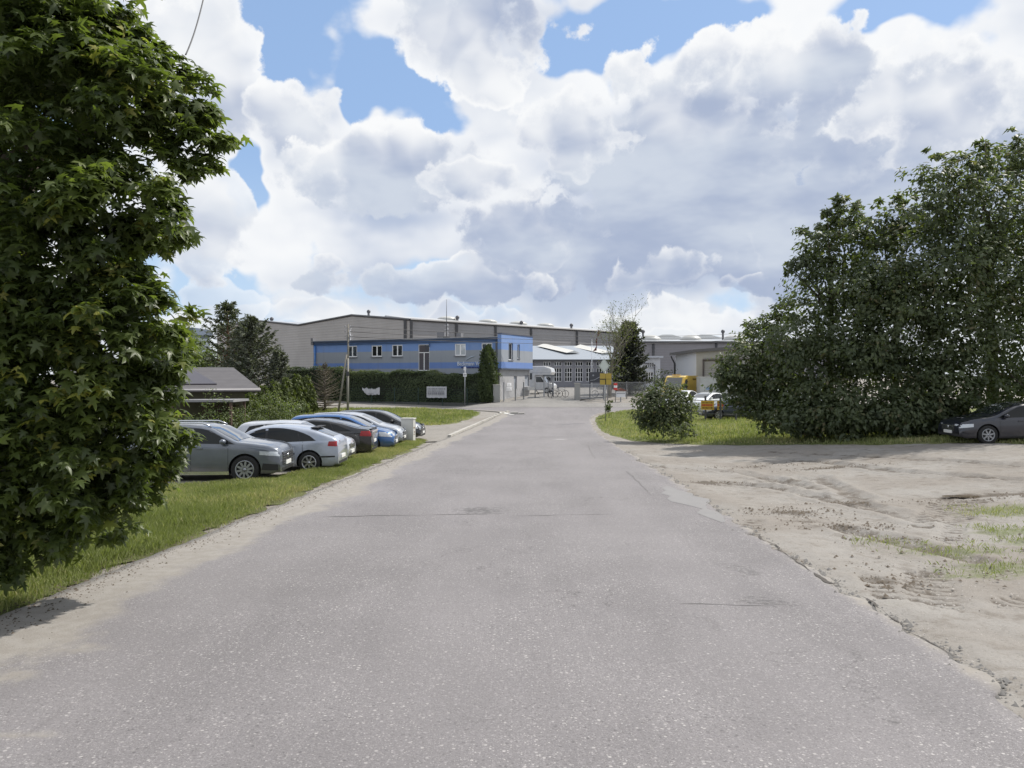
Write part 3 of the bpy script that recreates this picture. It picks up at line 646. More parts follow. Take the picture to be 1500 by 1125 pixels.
def scatter(name, C_, N_, T_, size, tmpl, mat, parent, tint):
    """one leaf of the template per point: N_ the face normal, T_ the direction the leaf points"""
    tv, tf = tmpl; n = len(C_)
    N_ = unit(N_); X = unit(np.cross(T_, N_)); Yv = unit(np.cross(N_, X))
    V = C_[:, None] + size[:, None, None]*(tv[None, :, 0:1]*X[:, None] + tv[None, :, 1:2]*Yv[:, None] + tv[None, :, 2:3]*N_[:, None])
    Fc = (np.arange(n)[:, None, None]*len(tv) + tf).reshape(-1, tf.shape[1])
    return npmesh(name, V.reshape(-1, 3), Fc, mat, parent, tint=np.repeat(tint, len(tf)))
def crown_points(blobs, N, clump=24, shell=.5, sig=.16, flat=.8, vis=None):
    """leaf positions in clumps through the volume of the blobs (x, y, z, r); returns points and outward directions"""
    B = np.array(blobs, float); w = B[:, 3]**2; w /= w.sum(); K = max(4, N//clump)
    bi = RNG.choice(len(B), K, p=w); D = unit(RNG.normal(size=(K, 3)))
    if vis is not None:
        flip = (D @ np.array(vis) < -.25) & (RNG.random(K) < .75); D[flip] *= -1
    r = B[bi, 3]*(shell + (1.06-shell)*RNG.random(K)**.6)*(1+.16*RNG.normal(size=K))
    cc = B[bi, :3] + D*r[:, None]*np.array([1, 1, flat]); ci = np.repeat(np.arange(K), clump)
    off = RNG.normal(size=(len(ci), 3))*(B[bi[ci], 3]*sig)[:, None]*np.array([1, 1, .65])
    return cc[ci] + off, unit(D[ci]*.8 + unit(off)*.6), RNG.random(K)[ci]
def trunk_mesh(root, pts, r, limbs, mat, name='trunk'):
    m = MB(); m.tube(pts, r, 10)
    for l in limbs:
        n = len(l); L = np.array(l, float); q = [L[0]]
        for i in range(n-1):
            for k in range(1, 4): q.append(L[i] + (L[i+1]-L[i])*k/3 + RNG.normal(size=3)*.05*np.linalg.norm(L[i+1]-L[i]))
        m.tube(q, list(np.linspace(r[0]*.42, .012, len(q))), 6)
    return m.build(name, mat, root, recalc=False)
BARK = M('bark', (.085, .07, .055), .95, var=.35, vscale=6, bump=.6, bscale=18)
BARK2 = M('pale_bark', (.17, .155, .13), .95, var=.3, vscale=6, bump=.5, bscale=18)

def leaf_tree(name, label, cat, base_xy, blobs, N, mat, size, tmpl, trunk_r=.18, clump=24, group=None, up=.6, hang=.4, bark=None, vis=None, shell=.5, sig=.16, limbs=7, crown='crown', zmin=None, trunk_top=.75, nd=.7, nr=.45):
    bx, by = base_xy; z0 = gz(bx, by) - .08
    root = thing(name, label, cat, (bx, by, z0), 0, group)
    Bl = [(x-bx, y-by, z-z0, r) for x, y, z, r in blobs]; B = np.array(Bl)
    C_, D, ct = crown_points(Bl, N, clump, shell, sig, vis=vis)
    lo = .02 if zmin is None else zmin
    k = C_[:, 2] > lo; C_, D, ct = C_[k], D[k], ct[k]; n = len(C_)
    Nn = unit(D*nd + np.array([0, 0, up]) + RNG.normal(size=(n, 3))*nr)
    T_ = unit(D*.6 + np.array([0, 0, -hang]) + RNG.normal(size=(n, 3))*.55)
    tint = np.clip(.10 + .65*ct + .28*RNG.random(n) + .15*RNG.normal(size=n)*.5, 0, 1)  # clump term puts light and shaded clumps into the leaf colour
    scatter(crown, C_, Nn, T_, size*(.45+.9*RNG.random(n)), tmpl, mat, root, tint)
    top = B[:, 2].max(); ctr = B[:, :3].mean(0)
    th = top*trunk_top
    tp = [(0, 0, 0), (ctr[0]*.15, ctr[1]*.15, th*.35), (ctr[0]*.5, ctr[1]*.5, th*.7), (ctr[0]*.8, ctr[1]*.8, th)]
    L = []
    for i in RNG.choice(len(B), min(limbs, len(B)), replace=False):
        f = np.clip((B[i, 2]/top)*.7, .15, .9); a = np.array(tp[1])*(1-f) + np.array(tp[3])*f
        mid = (a + B[i, :3])/2 + np.array([0, 0, .12*B[i, 3]]); L.append([a, mid, B[i, :3] + RNG.normal(size=3)*.3*B[i, 3]])
    trunk_mesh(root, tp, [trunk_r, trunk_r*.85, trunk_r*.6, trunk_r*.3], L, bark or BARK)
    return root
def pb(lst, z=None):
    """blobs given by photo row/column, distance and radius in photo pixels -> world spheres of their own size"""
    return [(*P(px, py, Y), r*Y/F) for px, py, Y, r in lst]

MAPLE = mat_leaf('maple_leaf', (.032, .050, .020), (.130, .165, .055), (.32, .31, .08), .46, .42, .5)
leaf_tree('maple_tree', 'big leafy maple with branches hanging down to the grass beside the road', 'tree', (-8.2, 10.4), pb([
    (10, -20, 8.6, 165), (-120, 120, 9.5, 220), (80, 90, 8.4, 115), (190, 55, 8.8, 42), (180, 140, 8.4, 95), (262, 150, 8.6, 55), (275, 205, 8.6, 58), (225, 245, 8.6, 70), (40, 240, 8.2, 130), (150, 300, 8.2, 105), (225, 330, 8.6, 55), (185, 390, 8.5, 70), (40, 400, 8.4, 130), (-60, 480, 8.6, 150), (130, 470, 8.2, 105), (215, 470, 8.8, 62),
    (222, 540, 8.9, 62), (90, 560, 8.5, 120), (228, 610, 9., 58), (170, 620, 8.7, 95), (30, 660, 8.5, 130), (215, 680, 9.1, 48), (160, 720, 8.9, 75), (90, 745, 8.6, 85), (0, 765, 8.4, 88), (-100, 760, 8.6, 110), (-60, 640, 9, 140), (140, 765, 9.2, 45), (40, 800, 8.8, 52)]),
    50000, MAPLE, .115, (MAPLE_T, MAPLE_F), .3, 40, up=1.15, hang=.8, shell=.45, sig=.125, nd=.45, nr=.55, vis=(.55, -.83, 0), limbs=16)
OAK = mat_leaf('oak_leaf', (.048, .066, .040), (.124, .148, .076), (.16, .14, .08), .38, .5, .4)
OAKG = 'dark trees along the far side of the sandy lot'
leaf_tree('oak_tree', 'tallest dark tree at the right edge above the navy car', 'tree', (*ground_at(1455, 634),), pb([
    (1372, 262, 30, 42), (1362, 300, 30, 40), (1420, 262, 30, 45), (1445, 235, 30, 32), (1480, 235, 31, 38), (1530, 240, 31, 50), (1425, 320, 30, 75), (1500, 320, 31, 85), (1400, 400, 30, 80), (1480, 420, 31, 90), (1560, 380, 31, 100), (1420, 480, 30, 70), (1500, 510, 31, 80), (1580, 480, 31, 90), (1400, 545, 30, 55), (1470, 560, 31, 60), (1390, 350, 30.5, 40), (1375, 450, 30.5, 45), (1372, 222, 30, 15), (1436, 206, 30, 15), (1476, 201, 31, 16), (1405, 236, 30, 13), (1508, 212, 31, 18), (1356, 270, 30, 13), (1440, 583, 29, 34), (1500, 578, 29, 36), (1395, 575, 29.5, 34)]),
    38000, OAK, .2, (LEAF_T, LEAF_F), .26, 26, OAKG, shell=.3, sig=.13, limbs=12, zmin=1.2)
leaf_tree('oak_tree', 'dark round tree in the middle of the tree row with a notched top', 'tree', (*ground_at(1310, 634),), pb([(1302, 288, 32, 15), (1330, 292, 32, 14), (1346, 304, 32, 13),
    (1312, 322, 32, 38), (1340, 335, 32, 40), (1290, 345, 32, 32), (1325, 390, 31, 62), (1285, 420, 31, 60), (1345, 450, 31, 65), (1300, 490, 31, 65), (1360, 520, 31, 60), (1270, 520, 31, 55), (1330, 560, 31, 55)]),
    17000, OAK, .2, (LEAF_T, LEAF_F), .2, 26, OAKG, shell=.3, sig=.13, limbs=9, zmin=1.0)
leaf_tree('oak_tree', 'dark tree at the left of the tree row with an uneven stepped crown', 'tree', (*ground_at(1215, 636),), pb([(1235, 290, 33, 13), (1262, 296, 33, 10), (1208, 308, 33, 12), (1182, 340, 33, 13), (1160, 388, 33, 13),
    (1237, 312, 33, 26), (1262, 318, 33, 24), (1215, 335, 33, 28), (1200, 365, 33, 34), (1250, 360, 33, 48), (1178, 393, 33, 26), (1220, 420, 33, 56), (1265, 430, 33, 55), (1190, 460, 33, 45), (1230, 500, 32, 65), (1170, 510, 32, 50), (1270, 530, 32, 55), (1205, 560, 32, 55)]),
    18000, OAK, .2, (LEAF_T, LEAF_F), .2, 26, OAKG, shell=.3, sig=.13, limbs=9, zmin=.8)
leaf_tree('small_tree', 'low bushy tree stepping down at the left end of the dark tree row', 'tree', (*ground_at(1120, 636),), pb([
    (1150, 455, 35, 22), (1130, 475, 35, 24), (1105, 490, 35, 24), (1145, 505, 34, 45), (1090, 525, 34, 36), (1068, 545, 34, 24), (1120, 555, 34, 50), (1080, 565, 34, 32), (1150, 575, 34, 50), (1098, 592, 34, 26), (1140, 605, 33, 34)]),
    13000, OAK, .19, (LEAF_T, LEAF_F), .12, 22, None, shell=.3, sig=.14, limbs=8, zmin=.25)
SHRUB = mat_leaf('shrub_leaf', (.040, .055, .030), (.10, .12, .06), (.15, .14, .06), .3, .55, .3)
for px, py, Y, r, lab in ((1190, 600, 31.5, 42, 'dark shrub under the stepped left tree of the row'), (1250, 597, 30.5, 44, 'dark shrub under the trees, between the stepped and the notched tree'),
                          (1320, 600, 30, 40, 'dark shrub below the notched middle tree'), (1372, 598, 30, 34, 'small dark shrub just left of the navy car')):
    leaf_tree('shrub', lab, 'shrub', (*ground_at(px, 637),), pb([(px, py, Y, r), (px-r*.7, py+12, Y, r*.6), (px+r*.7, py+10, Y, r*.6), (px, py+20, Y, r*.7)]), 4200, OAK, .2, (LEAF_T, LEAF_F), .04, 18, 'shrubs under the dark trees', limbs=4, zmin=.02)
leaf_tree('shrub', 'wide loose shrub standing alone on the grass corner beside the road', 'shrub', (*ground_at(972, 634),), pb([
    (972, 590, 37, 30), (950, 600, 37, 24), (995, 598, 37, 24), (948, 616, 37, 16), (975, 613, 36.6, 24), (1000, 618, 37, 11), (988, 572, 37, 15), (955, 577, 37, 11), (968, 563, 37, 8), (936, 585, 37, 9), (1006, 580, 37, 9)]), 7500, SHRUB, .15, (LEAF_T, LEAF_F), .05, 16, limbs=7, shell=.3, sig=.2, zmin=.02)
leaf_tree('shrub', 'small bright shrub at the foot of the wide loose shrub', 'shrub', (*ground_at(1000, 640),), pb([(1000, 630, 35.2, 13), (985, 633, 35.2, 8), (1012, 634, 35.2, 7)]), 900, SHRUB, .1, (LEAF_T, LEAF_F), .02, 14, limbs=3)
# sapling beside the sign
x, y = ground_at(892, 612)
leaf_tree('sapling', 'tiny dark sapling growing beside the priority sign post', 'sapling', (x, y), [(x, y, gz(x, y)+.85, .28), (x+.08, y, gz(x, y)+1.15, .2), (x-.08, y, gz(x, y)+.6, .2)], 420, SHRUB, .13, (LEAF_T, LEAF_F), .02, 12, up=.3, hang=-.8, limbs=3)
# shrubs between the parked cars and the small house
BUSH = mat_leaf('bush_leaf', (.05, .075, .028), (.13, .16, .065), (.24, .25, .13), .35, .5, .4)
for k, (px, py, Y, r, lab) in enumerate(((318, 597, 40, 27, 'leafy grey green bush in front of the canopy of the small house'), (345, 610, 41, 18, 'low bush behind the pale hatchback roof'), (368, 595, 44, 15, 'narrow bush with pale leaf tips right of the house canopy'),
                                       (395, 585, 46, 20, 'loose bush with silvery leaves before the drooping thujas'), (412, 602, 45, 16, 'low dark bush behind the silver hatchback'), (432, 598, 47, 17, 'bush at the right end of the parking, beside the bare spruce'), (285, 625, 38, 22, 'low bush behind the grey off-roader'))):
    x, Y_, z = P(px, py, Y); zb = gz(x, Y); h = max(.6, z - zb)
    leaf_tree('bush', lab, 'bush', (x, Y), [(x, Y, z, r*Y/F), (x-r*.5*Y/F, Y, zb+h*.55, r*.8*Y/F), (x+r*.5*Y/F, Y, zb+h*.45, r*.8*Y/F), (x, Y, zb+h*.25, r*.8*Y/F)], 1500, BUSH, .13, (LEAF_T, LEAF_F), .04, 14, 'bushes behind the parked cars', limbs=4, shell=.3, sig=.22)

def hedge_box(name, label, a, b, h, th, N, mat, size, cat='hedge', tops=.25):
    """clipped hedge from a to b (x, y): leaf layer round a solid dark core"""
    (ax, ay), (bx, by) = a, b; L = math.hypot(bx-ax, by-ay); rz = math.atan2(by-ay, bx-ax)
    root = thing(name, label, cat, (ax, ay, gz((ax+bx)/2, (ay+by)/2)-.12), rz)
    core = MB(); core.box(.15, L-.15, .22, th-.22, .0, h-.35); core.build('inner_core', M('hedge_core', (.018, .022, .012), 1., var=.3), root)  # solid dark box that stops the view through the leaves
    s = RNG.random(N); x = RNG.random(N)*L; z = h*RNG.random(N); y = .22*RNG.random(N)**.7*np.ones(N); top = s > .72; y[top] = th*RNG.random(top.sum()); z[top] = h - .3*RNG.random(top.sum())**1.5
    bk = (s > .62) & ~top; y[bk] = th - .2*RNG.random(bk.sum())
    bulge = fbm(x*.5, z*.6, 120, 4); y = np.where(top | bk, y, y - .35*bulge); z = z*(1 + tops*fbm(x*.45, x*0, 121, 4)*(z/h)**2)
    N3 = np.stack([.4*RNG.normal(size=N), np.where(bk, 1, -1)*(1-.9*top) + .5*RNG.normal(size=N), .5 + .6*top + .3*RNG.normal(size=N)], -1)
    T3 = np.stack([RNG.normal(size=N), -.6 + .4*RNG.normal(size=N), -.4 + .5*RNG.normal(size=N)], -1)
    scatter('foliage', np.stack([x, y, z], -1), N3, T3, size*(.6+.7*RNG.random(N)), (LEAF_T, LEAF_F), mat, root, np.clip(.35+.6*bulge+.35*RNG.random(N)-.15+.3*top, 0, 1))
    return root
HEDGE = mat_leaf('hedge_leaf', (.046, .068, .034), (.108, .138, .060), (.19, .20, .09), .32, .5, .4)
HA, HB = P(507, 560, 80), P(728, 560, 74.6)
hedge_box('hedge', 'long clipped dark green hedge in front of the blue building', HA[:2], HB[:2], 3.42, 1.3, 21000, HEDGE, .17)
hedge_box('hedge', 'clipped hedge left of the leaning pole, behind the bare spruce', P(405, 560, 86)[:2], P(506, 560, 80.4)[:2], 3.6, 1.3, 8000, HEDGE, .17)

def column_conifer(name, label, x, y, h, r, N, mat, size, prof=None, group=None, droop=.2, cat='tree', lean=0.):
    root = thing(name, label, cat, (x, y, gz(x, y)-.1), 0, group); t = RNG.random(N)**.8
    pr = prof or (lambda q: np.clip(1.05*np.sin(PI*np.clip(.16+.84*q, 0, 1))**.75, 0.03, 1))
    a = 2*PI*RNG.random(N); rr = r*pr(t)*(.55+.5*RNG.random(N)**.5)*(1+.22*np.sin(a*5+t*11))
    C_ = np.stack([rr*np.cos(a)+lean*t*h, rr*np.sin(a), .05+h*t], -1); D = np.stack([np.cos(a), np.sin(a), 0*a], -1)
    scatter('foliage', C_, D + .5*RNG.normal(size=(N, 3)), D*.35 + np.array([0, 0, 1-droop*10*.2]) + .35*RNG.normal(size=(N, 3)), size*(.6+.8*RNG.random(N)), (LEAF_T, LEAF_F), mat, root, np.clip(RNG.random(N)*.7+.3*np.sin(a*5+t*11)*.5+.1, 0, 1))
    m = MB(); m.tube([(0, 0, 0), (lean*h*.5, 0, h*.5), (lean*h*.93, 0, h*.93)], [r*.13, r*.09, .02], 7); m.build('trunk', BARK, root, recalc=False); return root
THUJA = mat_leaf('thuja_spray', (.030, .046, .018), (.062, .085, .030), None, .2, .6, .3)
x, y, z = P(715, 512, 74.2); column_conifer('thuja_tree', 'tall slim thuja standing against the blue facade at the hedge end', x, y, 5.45, .80, 6500, THUJA, .2, lambda q: np.clip(np.where(q < .62, .9+.1*np.sin(q*5), (1-((q-.62)/.38)**3.2)*.95), .06, 1))
THG = 'row of drooping thujas behind the parked cars'
for k, (px, py, Y, lab) in enumerate(((368, 577, 56, 'first small drooping thuja beside the house wall'), (386, 566, 57, 'second drooping thuja from the house'), (403, 560, 58, 'drooping thuja third from the small house'), (419, 554, 59, 'drooping thuja fourth from the small house'), (435, 549, 60, 'tallest drooping thuja beside the bare spruce'), (449, 551, 61, 'last drooping thuja, half behind the bare spruce'))):
    x, y, z = P(px, py, Y); column_conifer('thuja_tree', lab, x, y, z-gz(x, y)+.1, .85, 1900, mat_leaf('drooping_thuja', (.045, .062, .018), (.105, .125, .04), None, .25, .6, .3) if k == 0 else bpy.data.materials['drooping_thuja'], .26, lambda q: np.clip(1-.85*q**1.6, .05, 1), THG, droop=.9)

def whorl_conifer(name, label, x, y, h, R, mat, levels=14, per=8, needles=46, nl=.16, prof=None, droop=.25, bark=None, z0f=.08, cat='tree', wood='trunk', tmpl=(QUAD_T, QUAD_F), tintb=0.):
    """spruce or pine: whorls of limbs, needles in sprays along every limb"""
    root = thing(name, label, cat, (x, y, gz(x, y)-.1)); pr = prof or (lambda q: 1-q)
    m = MB(); m.tube([(0, 0, 0), (0, 0, h*.5), (0, 0, h)], [h*.018+.03, h*.011+.02, .012], 8); C_ = []; D_ = []; tn = []
    for l in range(levels):
        q = z0f + (1-z0f)*(l+.2*random.random())/levels; L = R*pr(q)
        for k in range(per):
            a = 2*PI*(k+random.random())/per; ll = L*(.7+.45*random.random()); zz = q*h + .15*random.gauss(0, 1)
            if ll < .08: continue
            d = np.array([math.cos(a), math.sin(a), 0]); up = .15 - droop*(1-q) + .5*q
            pts = [d*ll*s + np.array([0, 0, zz + up*ll*s + .22*ll*s*s*(1 if droop > 0 else .5)]) for s in (0, .35, .7, 1.)]
            m.tube(pts, [.03+.012*ll, .02+.006*ll, .012, .006], 4, cap=False)
            s = RNG.random(needles)**.65; b = np.array(pts); pp = np.stack([np.interp(s, (0, .35, .7, 1), b[:, i]) for i in range(3)], -1)
            side = np.cross(d, (0, 0, 1)); w = .22*ll*(1.1-s)*RNG.normal(size=needles)
            C_.append(pp + side*w[:, None] + RNG.normal(size=(needles, 3))*.045*h/8); D_.append(np.tile(d, (needles, 1))); tn.append(np.full(needles, random.random()))
    C_ = np.concatenate(C_); D = np.concatenate(D_); n = len(C_)
    scatter('foliage', C_, np.array([0, 0, 1]) + .7*RNG.normal(size=(n, 3)), D + np.array([0, 0, .15]) + .6*RNG.normal(size=(n, 3)), nl*(.6+.8*RNG.random(n)), tmpl, mat, root, np.clip(np.concatenate(tn)*.6+.4*RNG.random(n)+tintb, 0, 1))
    m.build(wood, bark or BARK, root, recalc=False); return root
SPRUCE = mat_leaf('spruce_needles', (.030, .036, .030), (.062, .068, .052), (.09, .07, .05), .12, .6, .3)
PINE = mat_leaf('pine_needles', (.055, .068, .045), (.12, .135, .085), (.14, .11, .05), .15, .6, .3)
x, y, z = P(922, 472, 84); whorl_conifer('spruce_tree', 'broad dark spruce behind the gate fence, right of the bare tree', x, y, z-gz(x, y), 2.5, SPRUCE, 22, 10, 60, .26, lambda q: np.clip(1.02-q, 0, 1)**.62*np.clip(.7+q*3, 0, 1)+.02, .25)
BROWN = mat_leaf('dead_needles', (.10, .085, .068), (.17, .145, .115), None, .1, .8, .1)
x, y, z = P(476, 528, 63); whorl_conifer('dead_spruce', 'bare brown dead spruce beside the leaning wooden pole', x, y, z-gz(x, y), 2.1, BROWN, 12, 9, 34, .15, lambda q: np.clip(1.06-q, 0, 1)**.8*np.where(q > .82, .35, 1), .3, M('grey_twigs', (.13, .11, .09), .95, var=.3), tmpl=(NEED_T, NEED_F))
x, y, z = P(334, 441, 80); whorl_conifer('pine_tree', 'tall open pine with a reddish trunk left of the hall gable', x, y, z-gz(x, y), 3.1, PINE, 14, 8, 44, .3, lambda q: np.clip(np.sin(PI*np.clip(q*.78+.2, 0, 1)), .1, 1)*.95, .0, M('pine_bark', (.20, .11, .07), .9, var=.3), .12)
x, y, z = P(369, 462, 76); whorl_conifer('pine_tree', 'dense wide dark pine in front of the hall gable', x, y, z-gz(x, y), 4.1, mat_leaf('dark_pine_needles', (.062, .072, .056), (.128, .138, .10), None, .12, .6, .3), 15, 10, 58, .3, lambda q: np.clip(1.0-q, 0, 1)**.6*np.where(q > .86, .35, 1), .15)
x, y, z = P(408, 512, 74); whorl_conifer('pine_tree', 'small dark pine at the right foot of the wide pine', x, y, z-gz(x, y), 1.6, bpy.data.materials['dark_pine_needles'], 9, 8, 40, .28, lambda q: np.clip(1.02-q, 0, 1)**.6, .1)
# thin, nearly leafless tree by the signboard
def bare_tree():
    x, y, _ = P(893, 560, 79); root = thing('bare_tree', 'thin sparse tree with bare upper twigs between signboard and spruce', 'tree', (x, y, gz(x, y)-.1))
    rr = random.Random(4); m = MB(); tips = []
    def grow(p, d, L, r, lev):
        pts = [p]; q = Vector(p); dd = Vector(d)
        for i in range(4):
            dd = (dd + Vector((rr.gauss(0, .14), rr.gauss(0, .14), rr.gauss(.05, .08)))).normalized(); q = q + dd*L/4; pts.append(q.copy())
        m.tube(pts, [r, r*.88, r*.75, r*.6, r*.45], 6 if lev < 2 else 4, cap=False)
        tips.append((q.copy(), lev))
        if lev < 4:
            for k in range(3 if lev else 4):
                s = rr.choice((2, 3, 4)); a = rr.random()*2*PI; sp = rr.uniform(.35, .75)
                nd = (dd + Vector((math.cos(a)*sp, math.sin(a)*sp, .12))).normalized(); grow(pts[s], nd, L*rr.uniform(.55, .78), r*.52, lev+1)
    grow(Vector((0, 0, 0)), Vector((-.05, 0, 1)), 4.2, .15, 0); grow(Vector((.1, .1, 0)), Vector((.02, 0, 1)), 4.0, .12, 0)
    m.build('trunk', BARK2, root, recalc=False)
    C_ = []
    for q, lev in tips:
        if lev >= 2:
            n = 9 if q.z > 5 else 12
            if lev == 4: n = n // 2 + 1
            C_.append(np.array(q) + RNG.normal(size=(n, 3))*.28)
    C_ = np.concatenate(C_); low = RNG.normal(size=(900, 3))*np.array([.75, .7, 1.2]) + np.array([.3, 0, 3.2]); C_ = np.concatenate([C_, low]); n = len(C_)
    scatter('crown', C_, RNG.normal(size=(n, 3)) + np.array([0, 0, .6]), RNG.normal(size=(n, 3)), .13*(.6+.8*RNG.random(n)), (LEAF_T, LEAF_F), mat_leaf('pale_leaf', (.07, .085, .035), (.15, .16, .07), None, .35), root, RNG.random(n))
bare_tree()
# far trees at the left, beyond the small house
FAR = mat_leaf('far_leaf', (.055, .085, .03), (.12, .15, .05), None, .35, .6, .3)
for px, py, Y, r, lab in ((262, 505, 88, 34, 'round light green tree far behind the maple'), (220, 500, 92, 42, 'light green tree farthest left behind the maple'), (292, 515, 90, 26, 'light green tree just left of the open pine'), (268, 560, 62, 30, 'leafy tree between the small house and the maple')):
    x, Y_, z = P(px, py, Y); R = r*Y/F
    leaf_tree('broadleaf_tree', lab, 'tree', (x, Y), [(x, Y, z, R), (x-R*.6, Y, z-R*.5, R*.8), (x+R*.6, Y, z-R*.5, R*.8), (x, Y, z-R*1.1, R*.9), (x, Y, z-R*1.7, R*.8)], 2200, FAR, .4, (LEAF_T, LEAF_F), .16, 18, limbs=4, shell=.4, sig=.2)
leaf_tree('shrub', 'low shrub growing along the foot of the grey fence', 'shrub', P(985, 560, 82)[:2], [(*P(975, 553, 82), 1.2), (*P(995, 560, 82), 1.), (*P(955, 566, 82), 1.), (*P(935, 572, 82), .8)], 1300, SHRUB, .2, (LEAF_T, LEAF_F), .05, 16, limbs=4)
# ------------------------------------------------------------------ buildings
GLASS = None
def mat_glass(name, col=(.012, .014, .016), rough=.06):
    m, t, b = newmat(name); p = pos(t)
    t.put(b.inputs['Base Color'], t.mix(t.ss(t.noise(p, .8, 3), .4, .6), col, tuple(q*1.8 for q in col)))
    b.inputs['Roughness'].default_value = rough; b.inputs['Specular IOR Level'].default_value = .6; return m
DGLASS = mat_glass('dark_window_glass'); BLIND = mat_glass('glass_over_white_blind', (.42, .44, .46), .12)
FRAMEW = M('white_window_frame', (.86, .86, .86), .45, var=.05); SILLM = M('grey_sill', (.22, .22, .24), .5, .3)
METAL = M('galvanised_steel', (.36, .37, .39), .45, .75, var=.15); DMETAL = M('dark_steel', (.06, .062, .068), .5, .4, var=.2)
def mat_cladding(name, col, pitch=.3, axis=2, spacing_dark=.8, seam=0., var=.05):
    m, t, b = newmat(name); p = objc(t); s = t.sep(p)
    saw = t.m('FRACT', t.m('DIVIDE', s[axis], pitch)); ln = t.ss(saw, .0, .14, 1, 0)
    n = t.noise(p, .25, 4); n2 = t.noise(t.vm('MULTIPLY', p, (3., 3., .25)), 1.2, 4, .6)
    c = t.mix(t.ss(n, .35, .65), tuple(q*(1-var) for q in col), tuple(q*(1+var) for q in col))
    c = t.mix(t.ss(n2, .5, .75, 0, .18), c, tuple(q*.7 for q in col))
    c = t.mix(t.m('MULTIPLY', ln, 1-spacing_dark), c, tuple(q*.35 for q in col))
    t.put(b.inputs['Base Color'], c); b.inputs['Roughness'].default_value = .5
    t.put(b.inputs['Normal'], t.bump(t.m('SINE', t.m('MULTIPLY', s[axis], 2*PI/pitch)), .25, .03)); return m
def mat_stripes():
    """blue and grey painted render, bands at their heights"""
    m, t, b = newmat('striped_render'); p = objc(t); z = t.m('ADD', t.sep(p)[2], t.m('MULTIPLY', t.m('SUBTRACT', t.noise(p, 2.5, 3), .5), .02))
    blue = (.175, .285, .55); gray = (.295, .320, .360); blue2 = (.15, .245, .52)
    inb = t.m('GREATER_THAN', z, 4.86); c = t.mix(inb, gray, blue)
    lo = t.m('MULTIPLY', t.m('GREATER_THAN', z, 3.02), t.m('LESS_THAN', z, 3.64)); c = t.mix(lo, c, blue2)
    n = t.noise(t.vm('MULTIPLY', p, (1.5, 1.5, .15)), 1.6, 5, .65); c = t.mix(t.ss(n, .5, .75, 0, .22), c, (.15, .17, .2))
    c = t.mix(t.ss(t.noise(p, .8, 5, .6), .45, .7, 0, .12), c, (.4, .42, .46))
    t.put(b.inputs['Base Color'], c); b.inputs['Roughness'].default_value = .8; t.put(b.inputs['Normal'], t.bump(t.noise(p, 40, 3), .2, .01)); return m
STRIPE = mat_stripes()

